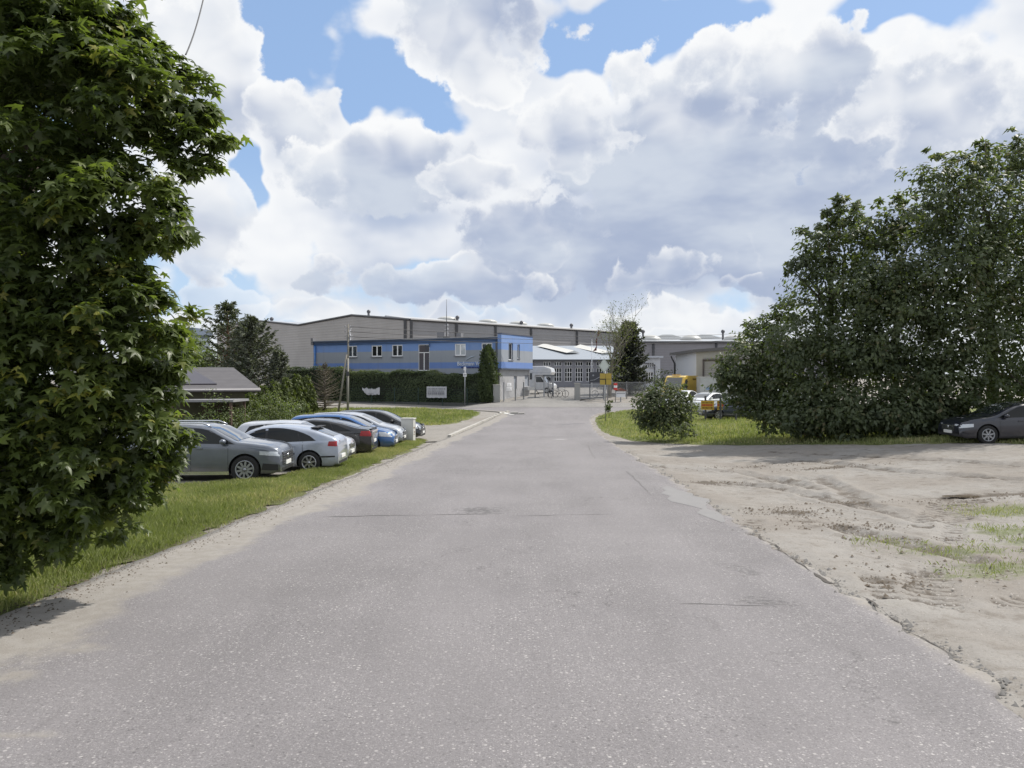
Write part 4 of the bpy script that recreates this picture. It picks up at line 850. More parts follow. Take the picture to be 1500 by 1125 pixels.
def office():
    """long two-storey box, facade along local +x (to the left in the photograph = far end), depth along +y"""
    ang = math.atan2(-.423, .906)            # local x runs from the far end towards the near corner
    C0 = Vector((-1.05, 76.0)); L = 23.6; Dp = 7.7
    ux = Vector((.906, -.423)); O = C0 - ux*L
    root = thing('office_building', 'long two storey blue and grey striped office with flat roof by the gate', 'building', (O.x, O.y, .30), math.atan2(-.423, .906))
    def tx(px):                               # photo column -> local x on the facade plane (y = .35)
        k = (px-750)/F; q = O + Vector((.423, .906))*.35
        return (k*q.y - q.x)/(ux.x - k*ux.y)
    def tz(px, py):
        q = O + Vector((.423, .906))*.35 + ux*tx(px); return EYE - (py-HOR)*q.y/F - .30
    H = 6.0; B0 = L - .42
    wins = []
    for a, b, t0, b0 in ((508.5, 523, 506.5, 523), (544, 559.5, 506, 522.5), (574, 589.5, 505, 522)):
        m = (a+b)/2; wins.append((tx(a), tx(b), tz(m, b0), tz(m, t0), 2, DGLASS, None))
    wins.append((tx(612.5), tx(629), tz(620, 543), tz(620, 504.5), 2, mat_glass('brown_tinted_glass', (.022, .012, .013)), tz(620, 516.5)))
    wins.append((tx(666), tx(682), tz(674, 521), tz(674, 503.5), 2, BLIND, None))
    wins.append((tx(705), tx(721), tz(713, 520), tz(713, 502.5), 2, DGLASS, None))
    m = MB(); holed_wall(m, 0, B0, -.6, H, [w[:4] for w in wins], .35, .16)
    m.box(0, B0, .52, Dp, -.6, H-.02)                                                   # body behind the facade
    m.add([(0, .35, 0), (0, .52, 0), (0, .52, H), (0, .35, H)], [(0, 1, 2, 3)])
    m.add([(0, .35, H), (B0, .35, H), (B0, .52, H), (0, .52, H)], [(0, 1, 2, 3)])
    m.build('wall', STRIPE, root, recalc=False)
    for x0, x1, z0, z1, cols, gl, tr in wins: window(root, x0, x1, z0, z1, .42, (FRAMEW, gl, SILLM), cols, fw=.10 if tr is None else .07, transom=tr)
    # roof edge, gutter and pipes
    r = MB(); r.box(-.12, B0, .1, Dp+.1, H, H+.10); r.box(-.12, B0-.003, .2, .32, H-.14, H-.003); r.build('roof_edge', M('dark_blue_flashing', (.07, .10, .17), .5, .3, var=.15), root)
    r = MB(); r.box(-.1, B0-.01, .06, Dp, H+.103, H+.17); r.build('roof', M('pale_roof_sheet', (.36, .36, .37), .5, .3, var=.15), root)
    r = MB(); r.tube([(-.1, .22, H-.26), (B0-.1, .22, H-.22)], .06, 8); r.tube([(B0*.655, .22, H-.3), (B0*.655, .22, H-.75)], .05, 8); r.build('gutter', M('blue_gutter', (.08, .14, .28), .45, .3), root)
    r = MB(); r.tube([(.32, .25, 0), (.32, .25, H-.35)], .10, 8); r.build('downpipe', M('blue_pipe', (.05, .17, .45), .4), root)
    r = MB(); r.box(-.16, .14, .1, .6, H-.3, H+.48); r.build('parapet_end', M('grey_parapet', (.16, .16, .17), .7), root)
    # the higher end block, its lower storey set back
    wz = H + .42
    def ey(px):                               # photo column -> local y on the end face
        k = (px-750)/F; vv = Vector((.423, .906)); q = O + ux*L; return (k*q.y - q.x)/(vv.x - k*vv.y)
    ew = [(ey(745), ey(751.5), 3.85, 5.55), (ey(758), ey(761.5), 4.05, 5.5)]
    m = MB(); hm = MB(); holed_wall(hm, 0, Dp+.05, 3.03, wz, [(a, b, c, d) for a, b, c, d in ew], 0, .3)
    R = Matrix(((0, -1, 0, L), (1, 0, 0, 0), (0, 0, 1, 0), (0, 0, 0, 1)))
    hm.v = [tuple(R @ Vector(v)) for v in hm.v]
    m.add(hm.v, hm.f)
    m.add([(B0+.001, 0, 3.03), (L, 0, 3.03), (L, 0, wz), (B0+.001, 0, wz)], [(0, 1, 2, 3)]); m.add([(B0+.001, 0, 3.03), (B0+.001, Dp+.05, 3.03), (B0+.001, Dp+.05, wz), (B0+.001, 0, wz)], [(3, 2, 1, 0)])
    m.add([(B0+.001, Dp+.05, 3.03), (L, Dp+.05, 3.03), (L, Dp+.05, wz), (B0+.001, Dp+.05, wz)], [(3, 2, 1, 0)]); m.add([(B0+.001, 0, wz), (L, 0, wz), (L, Dp+.05, wz), (B0+.001, Dp+.05, wz)], [(0, 1, 2, 3)])
    m.add([(B0+.001, 0, 3.03), (L, 0, 3.03), (L, Dp+.05, 3.03), (B0+.001, Dp+.05, 3.03)], [(3, 2, 1, 0)])
    t = tag(m.build('end_block', STRIPE, root, recalc=False), 'higher blue end of the office overhanging its ground floor')
    m = MB(); m.box(B0-.06, L+.05, -.05, Dp+.1, wz+.003, wz+.09); m.build('block_coping', M('dark_coping', (.07, .08, .12), .5), root)
    m = MB(); m.box(B0-.04, L+.03, -.03, Dp+.08, 2.90, 3.026); m.build('overhang_edge', M('overhang_edge', (.10, .13, .19), .6), root)
    for a, b, c, d in ew:
        w = MB(); w.box(L-.22, L-.15, a, a+.10, c, d); w.box(L-.22, L-.15, b-.06, b, c, d); w.box(L-.22, L-.151, a+.1, b-.06, c, c+.07); w.box(L-.22, L-.151, a+.1, b-.06, d-.07, d)
        f = w.build('window', FRAMEW, root); MB().box(L-.26, L-.19, a+.05, b-.03, c+.04, d-.04).build('pane', DGLASS, f)
        MB().box(L-.15, L+.06, a-.04, b+.04, c-.08, c-.004).build('sill', SILLM, f)
    gm = M('pale_render', (.40, .40, .41), .85, var=.1, dirt=(.2, .19, .18), dscale=.8, bump=.2)
    gw = [(ey(756.5), ey(761), .85, 2.2), (ey(772.5), ey(779), 1.15, 2.35)]
    m = MB(); hm = MB(); holed_wall(hm, .25, Dp-.1, -.3, 2.9, gw, 0, .25); R2 = Matrix(((0, -1, 0, L-.3), (1, 0, 0, 0), (0, 0, 1, 0), (0, 0, 0, 1)))
    m.add([tuple(R2 @ Vector(v)) for v in hm.v], hm.f); m.add([(B0-.3, .25, -.3), (L-.3, .25, -.3), (L-.3, .25, 2.9), (B0-.3, .25, 2.9)], [(0, 1, 2, 3)]); m.build('ground_floor_wall', gm, root, recalc=False)
    for a, b, c, d in gw:
        f = MB().box(L-.50, L-.44, a, a+.07, c, d).box(L-.50, L-.44, b-.07, b, c, d).box(L-.5, L-.441, a+.07, b-.07, c, c+.06).box(L-.5, L-.441, a+.07, b-.07, d-.06, d).build('window', FRAMEW, root)
        MB().box(L-.53, L-.48, a+.03, b-.03, c+.03, d-.03).build('pane', DGLASS, f)
    m = MB(); m.box(L-.24, L+.3, ey(769), ey(780), .72, 1.05); m.build('counter_box', M('grey_box', (.20, .21, .22), .6), root)
    m = MB(); m.box(B0-.22, B0-.02, -.03, .3, -.4, 5.7); m.build('block_side_strip', M('dark_side_tone', (.09, .10, .12), .7), root)  # added dark box standing in for the end block's dark side face
    # notices beside the gate
    for a, b, c, d in ((746.5, 752.5, .62, .98), (745.5, 753, .18, .52)):
        s = MB(); s.box(L-.298, L-.27, ey(a), ey(b), c+.55, d+.55); p_ = s.build('notice', M('notice_white', (.75, .76, .78), .5, var=.03), root)
        l = MB(); y0, y1 = ey(a), ey(b)
        for i in range(3): zz = c+.55+(d-c)*(.25+.25*i); l.box(L-.269, L-.266, y0+.12, y1-.15-.1*i, zz-.02, zz+.02)
        l.build('notice_lines', M('notice_grey', (.3, .31, .33), .6), p_)
    # lettering on the facade: two lines and a swoosh
    lx = tx(670); lz = tz(690, 535.5)
    text_mesh('lettering', 'Beckmann Vo', .60, M('letter_white', (.74, .78, .84), .4), root, Matrix.Translation((lx, .30, lz)) @ Matrix.Rotation(PI/2, 4, 'X') @ Matrix.Diagonal((.80, 1., 1, 1)), .025)
    sub = MB()
    q = lx + .45
    for i, wd in enumerate((.30, .22, .12, .36, .28, .16, .3, .22)):
        sub.box(q, q+wd, .318, .346, lz-.27, lz-.12); q += wd+.05
    sub.build('tagline', M('letter_navy', (.015, .03, .16), .5), root)
    sw = [(lx+.95+.075*i, .31, lz+.52+.42*math.sin(i/14*PI/2)) for i in range(15)]
    m = MB(); m.tube(sw, [.02+.025*math.sin(PI*i/14) for i in range(15)], 6); m.build('swoosh', M('letter_pale', (.45, .52, .62), .4), root)
    # small chimneys and vents on the roof
    for px, w, h in ((487, .5, .75), (489, .14, 1.3), (625, .9, .75), (652, .55, .6)):
        xx = tx(px); m = MB(); m.box(xx-w/2, xx+w/2, 3.2, 3.2+w, H+.2, H+.2+h, bev=.02)
        if w < .3: m.box(xx-w*.9, xx+w*.9, 3.2-w*.3, 3.2+w*1.3, H+.3+h, H+.36+h); m.tube([(xx, 3.31, H+h), (xx, 3.31, H+.32+h)], .05)
        m.build('chimney', M('vent_grey', (.17, .17, .18), .6) if w >= .3 else M('vent_pale', (.5, .5, .52), .5), root)
    mx = tx(641); mb_ = thing('antenna_mast', 'thin tall antenna mast standing on the office roof', 'antenna', (root.matrix_world @ Vector((mx, 2.2, 0)))[:])
    q = Vector((O.x, O.y)) + ux*mx + Vector((.423, .906))*2.2; mb_.location = (q.x, q.y, .30+H+.22)
    m = MB(); m.tube([(0, 0, 0), (0, 0, 1.5), (0, 0, 4.1)], [.045, .04, .018]); m.box(-.35, .35, -.3, .3, 0, .14); m.build('mast', DMETAL, mb_)
    m = MB()
    for zz in (.5, .9, 1.3): m.tube([(-.22, 0, zz), (.22, 0, zz)], .02); m.ell((.12, -.05, zz+.1), (.08, .05, .12), 8)
    m.build('aerial', M('aerial_pale', (.45, .45, .47), .5), mb_)
office()

# -------- big grey hall behind: two gables and the long side
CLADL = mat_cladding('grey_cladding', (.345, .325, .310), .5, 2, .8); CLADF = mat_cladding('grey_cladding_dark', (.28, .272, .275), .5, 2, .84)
TRIMD = M('dark_grey_trim', (.075, .075, .08), .6, .2); ROOFL = M('pale_metal_roof', (.40, .42, .45), .45, .35, var=.12)
def hall():
    A = Vector((*P(600, HOR, 125)[:2],)); z0 = .9
    root = thing('factory_hall', 'huge grey metal clad hall with low gables behind the blue office', 'building', (A.x, A.y, z0))
    def W(px, py, Y): p = P(px, py, Y); return (p[0]-A.x, p[1]-A.y, p[2]-z0)
    a0 = W(600, 467.3, 125); r1 = W(515, 461, 139); v1 = W(437, 475.5, 152); r2 = W(375, 469, 166); e2 = W(318, 478, 180)
    s1 = W(905, 486.5, 160); 
    def dn(p): return (p[0], p[1], -1.)
    m = MB(); gl = [a0, r1, v1, r2, e2]
    for p, q in zip(gl[:-1], gl[1:]): m.add([dn(p), dn(q), q, p], [(0, 1, 2, 3)])
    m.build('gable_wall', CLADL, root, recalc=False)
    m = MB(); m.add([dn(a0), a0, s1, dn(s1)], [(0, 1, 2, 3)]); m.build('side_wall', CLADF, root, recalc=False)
    d = Vector(s1) - Vector(a0); d.z -= 0
    def sh(p, f=1.): return tuple(Vector(p) + Vector((d.x, d.y, 0))*f)
    m = MB()
    for p, q in zip(gl[:-1], gl[1:]):
        up = Vector((0, 0, .05)); m.add([Vector(p)+up, Vector(q)+up, Vector(sh(q))+up, Vector(sh(p))+up], [(0, 1, 2, 3)])
    rf = m.build('roof', ROOFL, root, recalc=False)
    m = MB()
    for p, q in zip(gl[:-1], gl[1:]): m.tube([Vector(p)+Vector((0, -.15, -.1)), Vector(q)+Vector((0, -.15, -.1))], .2, 4, cap=True, smooth=False)
    m.tube([Vector(a0)+Vector((.12, -.15, -.1)), Vector(s1)+Vector((.12, -.15, -.1))], .22, 4, smooth=False)
    m.build('roof_trim', TRIMD, root)
    D = Vector(s1)-Vector(a0); nn = Vector((r1[0]-a0[0], r1[1]-a0[1], 0)).normalized()
    m = MB(); q = [Vector(a0)+nn*o+D*t_+Vector((0, 0, h_)) for t_ in (.02, 1.) for o, h_ in ((.6, .1), (9., 1.2), (10.5, .2))]; m.add(q, [(0, 3, 4, 1), (1, 4, 5, 2), (0, 1, 2), (3, 5, 4)]); m.build('raised_roof', M('pale_raised_roof', (.46, .47, .48), .45, .2, var=.1), root)
    def col(px):
        k = (px-750)/F; t = (k*A.y - (A.x))/(D.x - k*D.y); return Vector(a0)*1 + D*t
    for px, w in ((594, .35), (602.5, .3), (669, .28), (726, .25), (778, .25), (845, .25)):
        c = col(px) if px > 600 else Vector(a0) + (Vector(r1)-Vector(a0))*.07
        MB().tube([(c.x+.05, c.y-.15, -1), (c.x+.05, c.y-.15, c.z-.2)], w, 4, smooth=False).build('downpipe', TRIMD, root)
    m = MB(); bp = Vector(r1)*.0 + Vector(a0); q1 = Vector(v1); m.box(0, 0, 0, 0, 0, 0) if False else None
    # white band at the foot of the gable
    e = (Vector(v1)-Vector(r1)).normalized(); 
    m.add([Vector((v1[0], v1[1]-.2, 1.2)), Vector((r1[0], r1[1]-.2, 1.2)), Vector((r1[0], r1[1]-.2, 1.9)), Vector((v1[0], v1[1]-.2, 1.9))], [(0, 1, 2, 3)]); m.build('plinth_band', M('white_band', (.6, .6, .6), .6), root, recalc=False)
    # skylight domes and little round vents
    for px, py in ((695, 0), (755, 0), (800, 0), (840, 0)):
        c = col(px) + nn*8. + Vector((0, 0, 1.05)); MB().ell((c.x, c.y, c.z), (1.9, 1.9, .6), 14).build('skylight', M('milky_skylight', (.45, .45, .43), .35, var=.1), rf)
    for px, py, Y in ((540, 455, 146), (670, 463.5, 139), (764, 471, 150), (837, 475, 156)):
        p = Vector(W(px, py, Y)); v = MB(); v.tube([(p.x, p.y, p.z-1.9), (p.x, p.y, p.z-.3)], .22, 8); v.ell((p.x, p.y, p.z-.2), (.38, .38, .38), 10); v.build('roof_vent', M('vent_dark', (.10, .10, .11), .5, .3), rf)
    p = Vector(W(398, 466, 168)); v = MB(); v.tube([(p.x, p.y, p.z-1.9), (p.x, p.y, p.z-.3)], .25, 8); v.ell((p.x, p.y, p.z-.2), (.45, .45, .45), 10)
    v.build('roof_vent', M('vent_dark', (.10, .10, .11), .5, .3), rf)
hall()
def box_hall():
    x0, Y, zt = P(925, 500, 150); x1 = P(1240, 500, 150)[0]; z0 = 1.2
    root = thing('factory_hall', 'long grey hall with a pale roof beyond the spruce', 'building', (x0, Y, z0))
    L = x1-x0; h = zt-z0
    m = MB(); m.box(0, L, 0, 40, -1, h); m.build('wall', mat_cladding('violet_grey_cladding', (.23, .225, .245), .5, 2, .87), root)
    rf = MB().prism([(-.3, h+.003), (40.3, h+.003), (20, h+1.5)], 'x', -.3, L+.3).build('roof', ROOFL, root)
    MB().box(-.4, L+.4, -.45, -.005, h-.35, h+.02).build('gutter', TRIMD, root)
    for px in (957, 1049): xx = P(px, 500, 150)[0]-x0; MB().tube([(xx, -.15, -1), (xx, -.15, h-.3)], .2, 6).build('downpipe', TRIMD, root)
    for px in (953, 1012, 1075, 1140): xx = P(px, 500, 158)[0]-x0; MB().ell((xx, 8, h+.5), (2.3, 2.3, 1.2), 14).build('skylight', M('milky_skylight', (.45, .45, .43), .35), rf)
    for px in (975, 1030): xx = P(px, 500, 168)[0]-x0; MB().prism([(xx-4.5, h+1.2), (xx+4.5, h+1.2), (xx+1, h+2.2), (xx-1, h+2.2)], 'y', 16, 24).build('ridge_light', M('white_ridge_light', (.62, .62, .60), .4), rf)
    for px in (942, 1059): xx = P(px, 500, 160)[0]-x0; MB().tube([(xx, 10, h), (xx, 10, h+2.4)], .22, 8).ell((xx, 10, h+2.5), (.42, .42, .42), 10).build('roof_vent', M('vent_dark', (.10, .10, .11), .5, .3), rf)
box_hall()

def workshop():
    Y = 108.; z0 = .95; x0 = P(784, 0, Y)[0]; x1 = P(968, 0, Y)[0]
    root = thing('workshop', 'low grey workshop with tall white gridded windows behind the gate', 'building', (x0, Y, z0))
    L = x1-x0; h = EYE-(526.5-HOR)*Y/F - z0
    def lx(px): return P(px, 0, Y)[0]-x0
    def lz(py): return EYE-(py-HOR)*Y/F - z0
    ws = []
    for k in range(8):
        a = 796 + 15.6*k
        if a > 915: break
        ws.append((lx(a), lx(a+10.8), lz(558.8), lz(539)), ); ws.append((lx(a), lx(a+10.8), lz(536), lz(530)))
    m = MB(); holed_wall(m, 0, L, -.5, h, ws, 0, .2); m.box(0, L, .22, 14, -.5, h-.02); m.add([(0, 0, -.5), (0, .22, -.5), (0, .22, h), (0, 0, h)], [(3, 2, 1, 0)])
    m.build('wall', M('grey_plaster', (.25, .25, .275), .85, var=.1, dirt=(.17, .17, .18), dscale=.6), root, recalc=False)
    for i, (a, b, c, d) in enumerate(ws):
        window(root, a, b, c, d, .08, (FRAMEW, DGLASS, SILLM), 3, [c+(d-c)/3, c+2*(d-c)/3] if i % 2 == 0 else [], fw=.055, sill=False)
    zr = EYE-(506.5-HOR)*(Y+15)/F - z0
    rf = MB().prism([(-.35, h), (15, zr), (30, h), (30, h-.15), (-.35, h-.15)], 'x', -1., L-5).build('roof', M('blue_grey_roof', (.30, .33, .37), .5, .3, var=.1), root)
    for (ax, ay, Ya), (bx, by, Yb) in (((797, 503, Y+14), (841, 513.5, Y+5)), ((850, 504.5, Y+14), (893, 514.5, Y+5)), ):
        p, q = Vector(P(ax, ay, Ya)), Vector(P(bx, by, Yb)); O = Vector((x0, Y, z0)); p -= O; q -= O
        s = MB(); w = Vector((.75, .3, 0)); dz = Vector((0, 0, -.42))
        s.add([p+dz-w*1.5, p, p+dz+w*1.2, q+dz*.8-w*1.5, q, q+dz*.8+w*1.2], [(0, 3, 4, 1), (1, 4, 5, 2), (0, 1, 2), (3, 5, 4)], 0)
        s.build('roof_light', M('white_roof_light', (.62, .61, .57), .4), rf)
    MB().box(-1., L-5, -.48, -.36, h-.22, h-.03).build('gutter', TRIMD, root)
workshop()
def annex():
    Y = 98.; z0 = .85; x0 = P(917, 0, Y)[0]; x1 = P(967, 0, Y)[0]
    root = thing('annex', 'small white plastered annex with a flat roof beside the spruce', 'building', (x0, Y, z0)); L = x1-x0
    def lx(px): return P(px, 0, Y)[0]-x0
    def lz(py): return EYE-(py-HOR)*Y/F - z0
    h = lz(524); wn = [(lx(946), lx(957), lz(557), lz(545)), (lx(949), lx(958), lz(538), lz(531))]
    m = MB(); holed_wall(m, 0, L, -.5, h, wn, 0, .2); m.box(0, L, .22, 7, -.5, h-.02); m.add([(L, 0, -.5), (L, .22, -.5), (L, .22, h), (L, 0, h)], [(0, 1, 2, 3)])
    m.build('wall', M('white_plaster', (.50, .51, .54), .85, var=.06, dirt=(.3, .3, .32), dscale=.7), root, recalc=False)
    for a, b, c, d in wn: window(root, a, b, c, d, .08, (FRAMEW, DGLASS, SILLM), 3, [(c+d)/2], fw=.06)
    MB().box(-.3, L+.35, -.35, 7.3, h, h+.22).build('roof', M('pale_flat_roof', (.45, .47, .52), .5), root)
    m = MB(); m.tube([(lx(930), -.1, h-.5), (lx(959), -.1, h-.9), (lx(959), -.1, -.3)], .07, 6); m.build('downpipe', TRIMD, root)
annex()
def shed():
    c = P(1020, 516, 75); z0 = .35
    root = thing('garage_building', 'beige garage building with a big roller door behind the yellow van', 'building', (c[0], c[1], z0))
    l = P(989, 520.5, 84); r = P(1125, 508, 70); e = lambda p: Vector((p[0]-c[0], p[1]-c[1], p[2]-z0))
    C0, Lf, Rt = e(c), e(l), e(r); dn = lambda v: Vector((v.x, v.y, -.6)); bk = Rt + (Lf-C0); bk.z = Rt.z
    m = MB(); m.add([dn(Lf), dn(C0), C0, Lf], [(0, 1, 2, 3)]); tag(m.build('side_wall', M('white_render_shade_tint', (.58, .60, .64), .8, var=.04), root, recalc=False), 'white side wall, bluish shade tint in its colour')  # cool blue of the shaded side is mixed into the white wall colour
    m = MB(); m.add([dn(C0), dn(Rt), Rt, C0], [(0, 1, 2, 3)]); m.add([dn(Rt), dn(bk), bk, Rt], [(0, 1, 2, 3)]); m.build('front_wall', M('beige_render', (.37, .355, .315), .85, var=.06, dirt=(.25, .24, .21)), root, recalc=False)
    up = Vector((0, 0, .28)); o = (C0-Rt).normalized()*.5 + (C0-Lf).normalized()*.4
    m = MB(); a = [C0+o, Rt+Vector((0, -.4, 0)), bk, Lf+o*.4+Vector((-.4, .3, 0))]; m.add([*a, *[q+up for q in a]], [(0, 1, 2, 3), (4, 5, 6, 7), (0, 1, 5, 4), (1, 2, 6, 5), (2, 3, 7, 6), (3, 0, 4, 7)]); m.build('roof', M('brown_grey_roof', (.11, .105, .105), .6), root)
    d = (Rt-C0); d.z = 0; n = Vector((d.y, -d.x, 0)).normalized(); n = n if n.y < 0 else -n
    t0, t1 = .12, .88; p, q = C0 + d*t0 + n*.06, C0 + d*t1 + n*.06; zt = P(1030, 528.5, 74)[2]-z0
    m = MB(); m.add([(p.x, p.y, -.4), (q.x, q.y, -.4), (q.x, q.y, zt), (p.x, p.y, zt)], [(0, 1, 2, 3)]); dr = m.build('roller_door', mat_cladding('roller_door_slats', (.33, .315, .28), .18, 2, .7), root, recalc=False)
    m = MB(); m.tube([(p.x-.1, p.y-.05, -.4), (p.x-.1, p.y-.05, zt+.1), (q.x+.1, q.y-.05, zt+.1), (q.x+.1, q.y-.05, -.4)], .13, 4, smooth=False); m.build('door_frame', M('brown_frame', (.14, .12, .11), .6), dr)
    m = MB(); s = Lf + Vector((-.1, -.2, 0)); m.tube([(s.x-.4, s.y, s.z-.1), (s.x, s.y, s.z-.9), (s.x, s.y, -.5)], .09, 6); m.build('downpipe', TRIMD, root)
shed()
def house():
    Y = 43.; z0 = gz(-16, Y)-.07; x0 = P(262, 0, Y)[0]; x1 = P(378, 0, Y)[0]
    root = thing('small_house', 'small olive house with a grey tiled roof and solar panels behind the parking', 'house', (x1, Y, z0), math.radians(22)); L = 0.; x0 = x1
    ez = EYE-(569.5-HOR)*(Y-.5)/F - z0; rz = EYE-(538.5-HOR)*(Y+4)/F - z0
    MB().box(-9, L-.7, 0, 7, -.3, ez-.05).build('wall', M('olive_render', (.085, .082, .05), .9, var=.15), root)
    rid = -1.15
    m, t, b = newmat('roof_tiles'); p = objc(t); s = t.sep(p); row = t.m('FRACT', t.m('DIVIDE', s[1], .62))
    c = t.mix(t.ss(row, 0, .2, .6, 0), (.098, .092, .096), (.03, .027, .028)); c = t.mix(t.ss(t.noise(p, 1.5, 5), .4, .7, 0, .4), c, (.065, .06, .062)); t.put(b.inputs['Base Color'], c); b.inputs['Roughness'].default_value = .6
    t.put(b.inputs['Normal'], t.bump(row, .5, .05))
    q = MB(); q.add([(-10, -.5, ez), (L+.1, -.5, ez), (rid, 4, rz), (-10, 4, rz), (L+.1, 8.5, ez), (-10, 8.5, ez), (-10, -.5, ez-.16), (L+.1, -.5, ez-.16), (L+.1, 8.5, ez-.16), (-10, 8.5, ez-.16)], [(0, 1, 2, 3), (1, 4, 2), (3, 2, 4, 5), (0, 6, 7, 1), (1, 7, 8, 4), (6, 9, 8, 7), (0, 3, 5, 9, 6)])
    rf = q.build('roof', m, root)
    sl = (rz-ez)/4.5; zz = lambda y: ez + (y+.5)*sl + .07
    a, b2 = -4.1, -2.15
    MB().add([(a, .3, zz(.3)), (b2, .3, zz(.3)), (b2-1.2, 3.2, zz(3.2)), (a-1.4, 3.2, zz(3.2)), (a, .3, zz(.3)-.06), (b2, .3, zz(.3)-.06), (b2-1.2, 3.2, zz(3.2)-.06), (a-1.4, 3.2, zz(3.2)-.06)], [(0, 1, 2, 3), (0, 4, 5, 1), (1, 5, 6, 2), (2, 6, 7, 3), (3, 7, 4, 0)]).build('solar_panel', M('solar_glass', (.045, .038, .05), .3, .2, var=.1), rf)
    a = -4.6
    MB().add([(a, 2.9, zz(2.9)+.05), (a+.75, 2.9, zz(2.9)+.05), (a+.6, 3.9, zz(3.9)+.05), (a-.15, 3.9, zz(3.9)+.05)], [(0, 1, 2, 3)]).build('roof_window', M('bright_roof_window', (.6, .62, .65), .15), rf)
    m = MB(); m.tube([(-10, -.58, ez-.05), (L+.1, -.58, ez-.05)], .07, 6); m.build('gutter', M('grey_gutter', (.3, .29, .3), .5), rf)
    # flat canopy in front
    can = thing('canopy', 'low grey canopy roof in front of the small house', 'canopy', (P(322, 0, 41)[0], 41, gz(-15, 41)-.07)); cz = EYE-(588-HOR)*41/F - can.location.z
    m = MB(); m.box(-2.4, 1.15, -1.2, 1.2, cz, cz+.12, bev=.01); m.build('canopy_roof', M('grey_felt', (.22, .22, .23), .7, var=.15), can)
    for sx in (-2.1, .95):
        for sy in (-1, 1): MB().box(sx-.06, sx+.06, sy-.06, sy+.06, 0, cz).build('post', M('brown_post', (.09, .06, .045), .8), can)
    MB().box(-1.8, .7, .9, .95, .0, cz-.2).build('back_panel', M('brown_panel', (.07, .045, .035), .85, var=.2), can)
house()
b = thing('low_building', 'flat blue grey building glimpsed behind the maple leaves', 'building', (*P(250, 0, 105)[:2], .3)); zt = EYE-(480-HOR)*105/F-.3
MB().box(-4, 3, 0, 6, -.5, zt-.9).build('wall', M('blue_grey_wall', (.16, .19, .23), .8), b); MB().box(-4.3, 3.3, -.4, 6.3, zt-.9, zt).build('roof', M('slate_blue_roof', (.11, .14, .19), .6), b)

# ------------------------------------------------------------------ fences, gate, signs, poles
def post(mb, x, y, z0, z1, w=.06): mb.box(x-w, x+w, y-w, y+w, z0, z1)
GP = M('grey_gatepost', (.30, .30, .29), .8, var=.12, dirt=(.18, .18, .16))
for px, w, Y, pt, lab in ((727.5, .33, 73.9, 563, 'pale square gatepost at the end of the long hedge'), (845.5, .26, 76, 561, 'grey concrete gatepost at the right side of the open gate')):
    x, y, z = P(px, pt, Y); b = thing('gatepost', lab, 'gatepost', (x, y, gz(x, y)-.05)); h = z-b.location.z
    MB().box(-w, w, -w, w, 0, h-.08, bev=.02).build('shaft', GP, b); MB().box(-w-.04, w+.04, -w-.04, w+.04, h-.078, h, bev=.02).build('cap', CONC, b)
def bar_fence(name, label, a, b_, h, n_pan, gap=.13):
    ax, ay = a; bx, by = b_; L = math.hypot(bx-ax, by-ay); root = thing(name, label, 'fence', (ax, ay, gz((ax+bx)/2, (ay+by)/2)), math.atan2(by-ay, bx-ax)); pl = L/n_pan
    for i in range(n_pan):
        m = MB(); m.box(i*pl+.05, (i+1)*pl-.05, -.02, .02, .18, .23); m.box(i*pl+.05, (i+1)*pl-.05, -.02, .02, h-.12, h-.07)
        k = int(pl/gap)
        for j in range(1, k): xx = i*pl + pl*j/k; m.box(xx-.014, xx+.014, -.014, .014, .1, h)
        m.build('bar_panel', METAL, root)
    for i in range(n_pan+1): MB().box(i*pl-.04, i*pl+.04, -.04, .04, -.3, h+.05).build('post', METAL, root)
    return root
bar_fence('bar_fence', 'grey steel bar fence right of the open gate, below the signboard', P(849, 0, 76)[:2], P(885, 0, 75.2)[:2], 1.62, 1, .12)
bar_fence('bar_fence', 'grey steel bar fence in front of the dark spruce', P(890, 0, 76)[:2], P(945, 0, 79)[:2], 1.65, 2)
def wire_fence():
    a, b_ = P(738, 0, 73.6), P(784, 0, 77.6); L = math.hypot(b_[0]-a[0], b_[1]-a[1]); root = thing('wire_fence', 'low wire mesh fence along the end wall of the office', 'fence', (a[0], a[1], gz(a[0], a[1])), math.atan2(b_[1]-a[1], b_[0]-a[0]))
    pos_ = [0, L*.36, L*.62, L]
    for i, s in enumerate(pos_): MB().box(s-.045, s+.045, -.045, .045, -.4, 1.9 if i < 3 else 1.3).build('post', METAL, root)
    for s, e in zip(pos_[:-1], pos_[1:]):
        m = MB()
        for k in range(9): m.tube([(s+.07, 0, .15+k*.14), (e-.07, 0, .15+k*.14)], .007, 4, cap=False)
        n = int((e-s)/.16)
        for k in range(1, n): m.tube([(s+(e-s)*k/n, .01, .1), (s+(e-s)*k/n, .01, 1.32)], .006, 4, cap=False)
        m.build('mesh_panel', METAL, root)
    m = MB(); m.box(-.2, L+6.5, -.15, .15, -.5, .06); m.build('base_wall', CONC, root)
wire_fence()
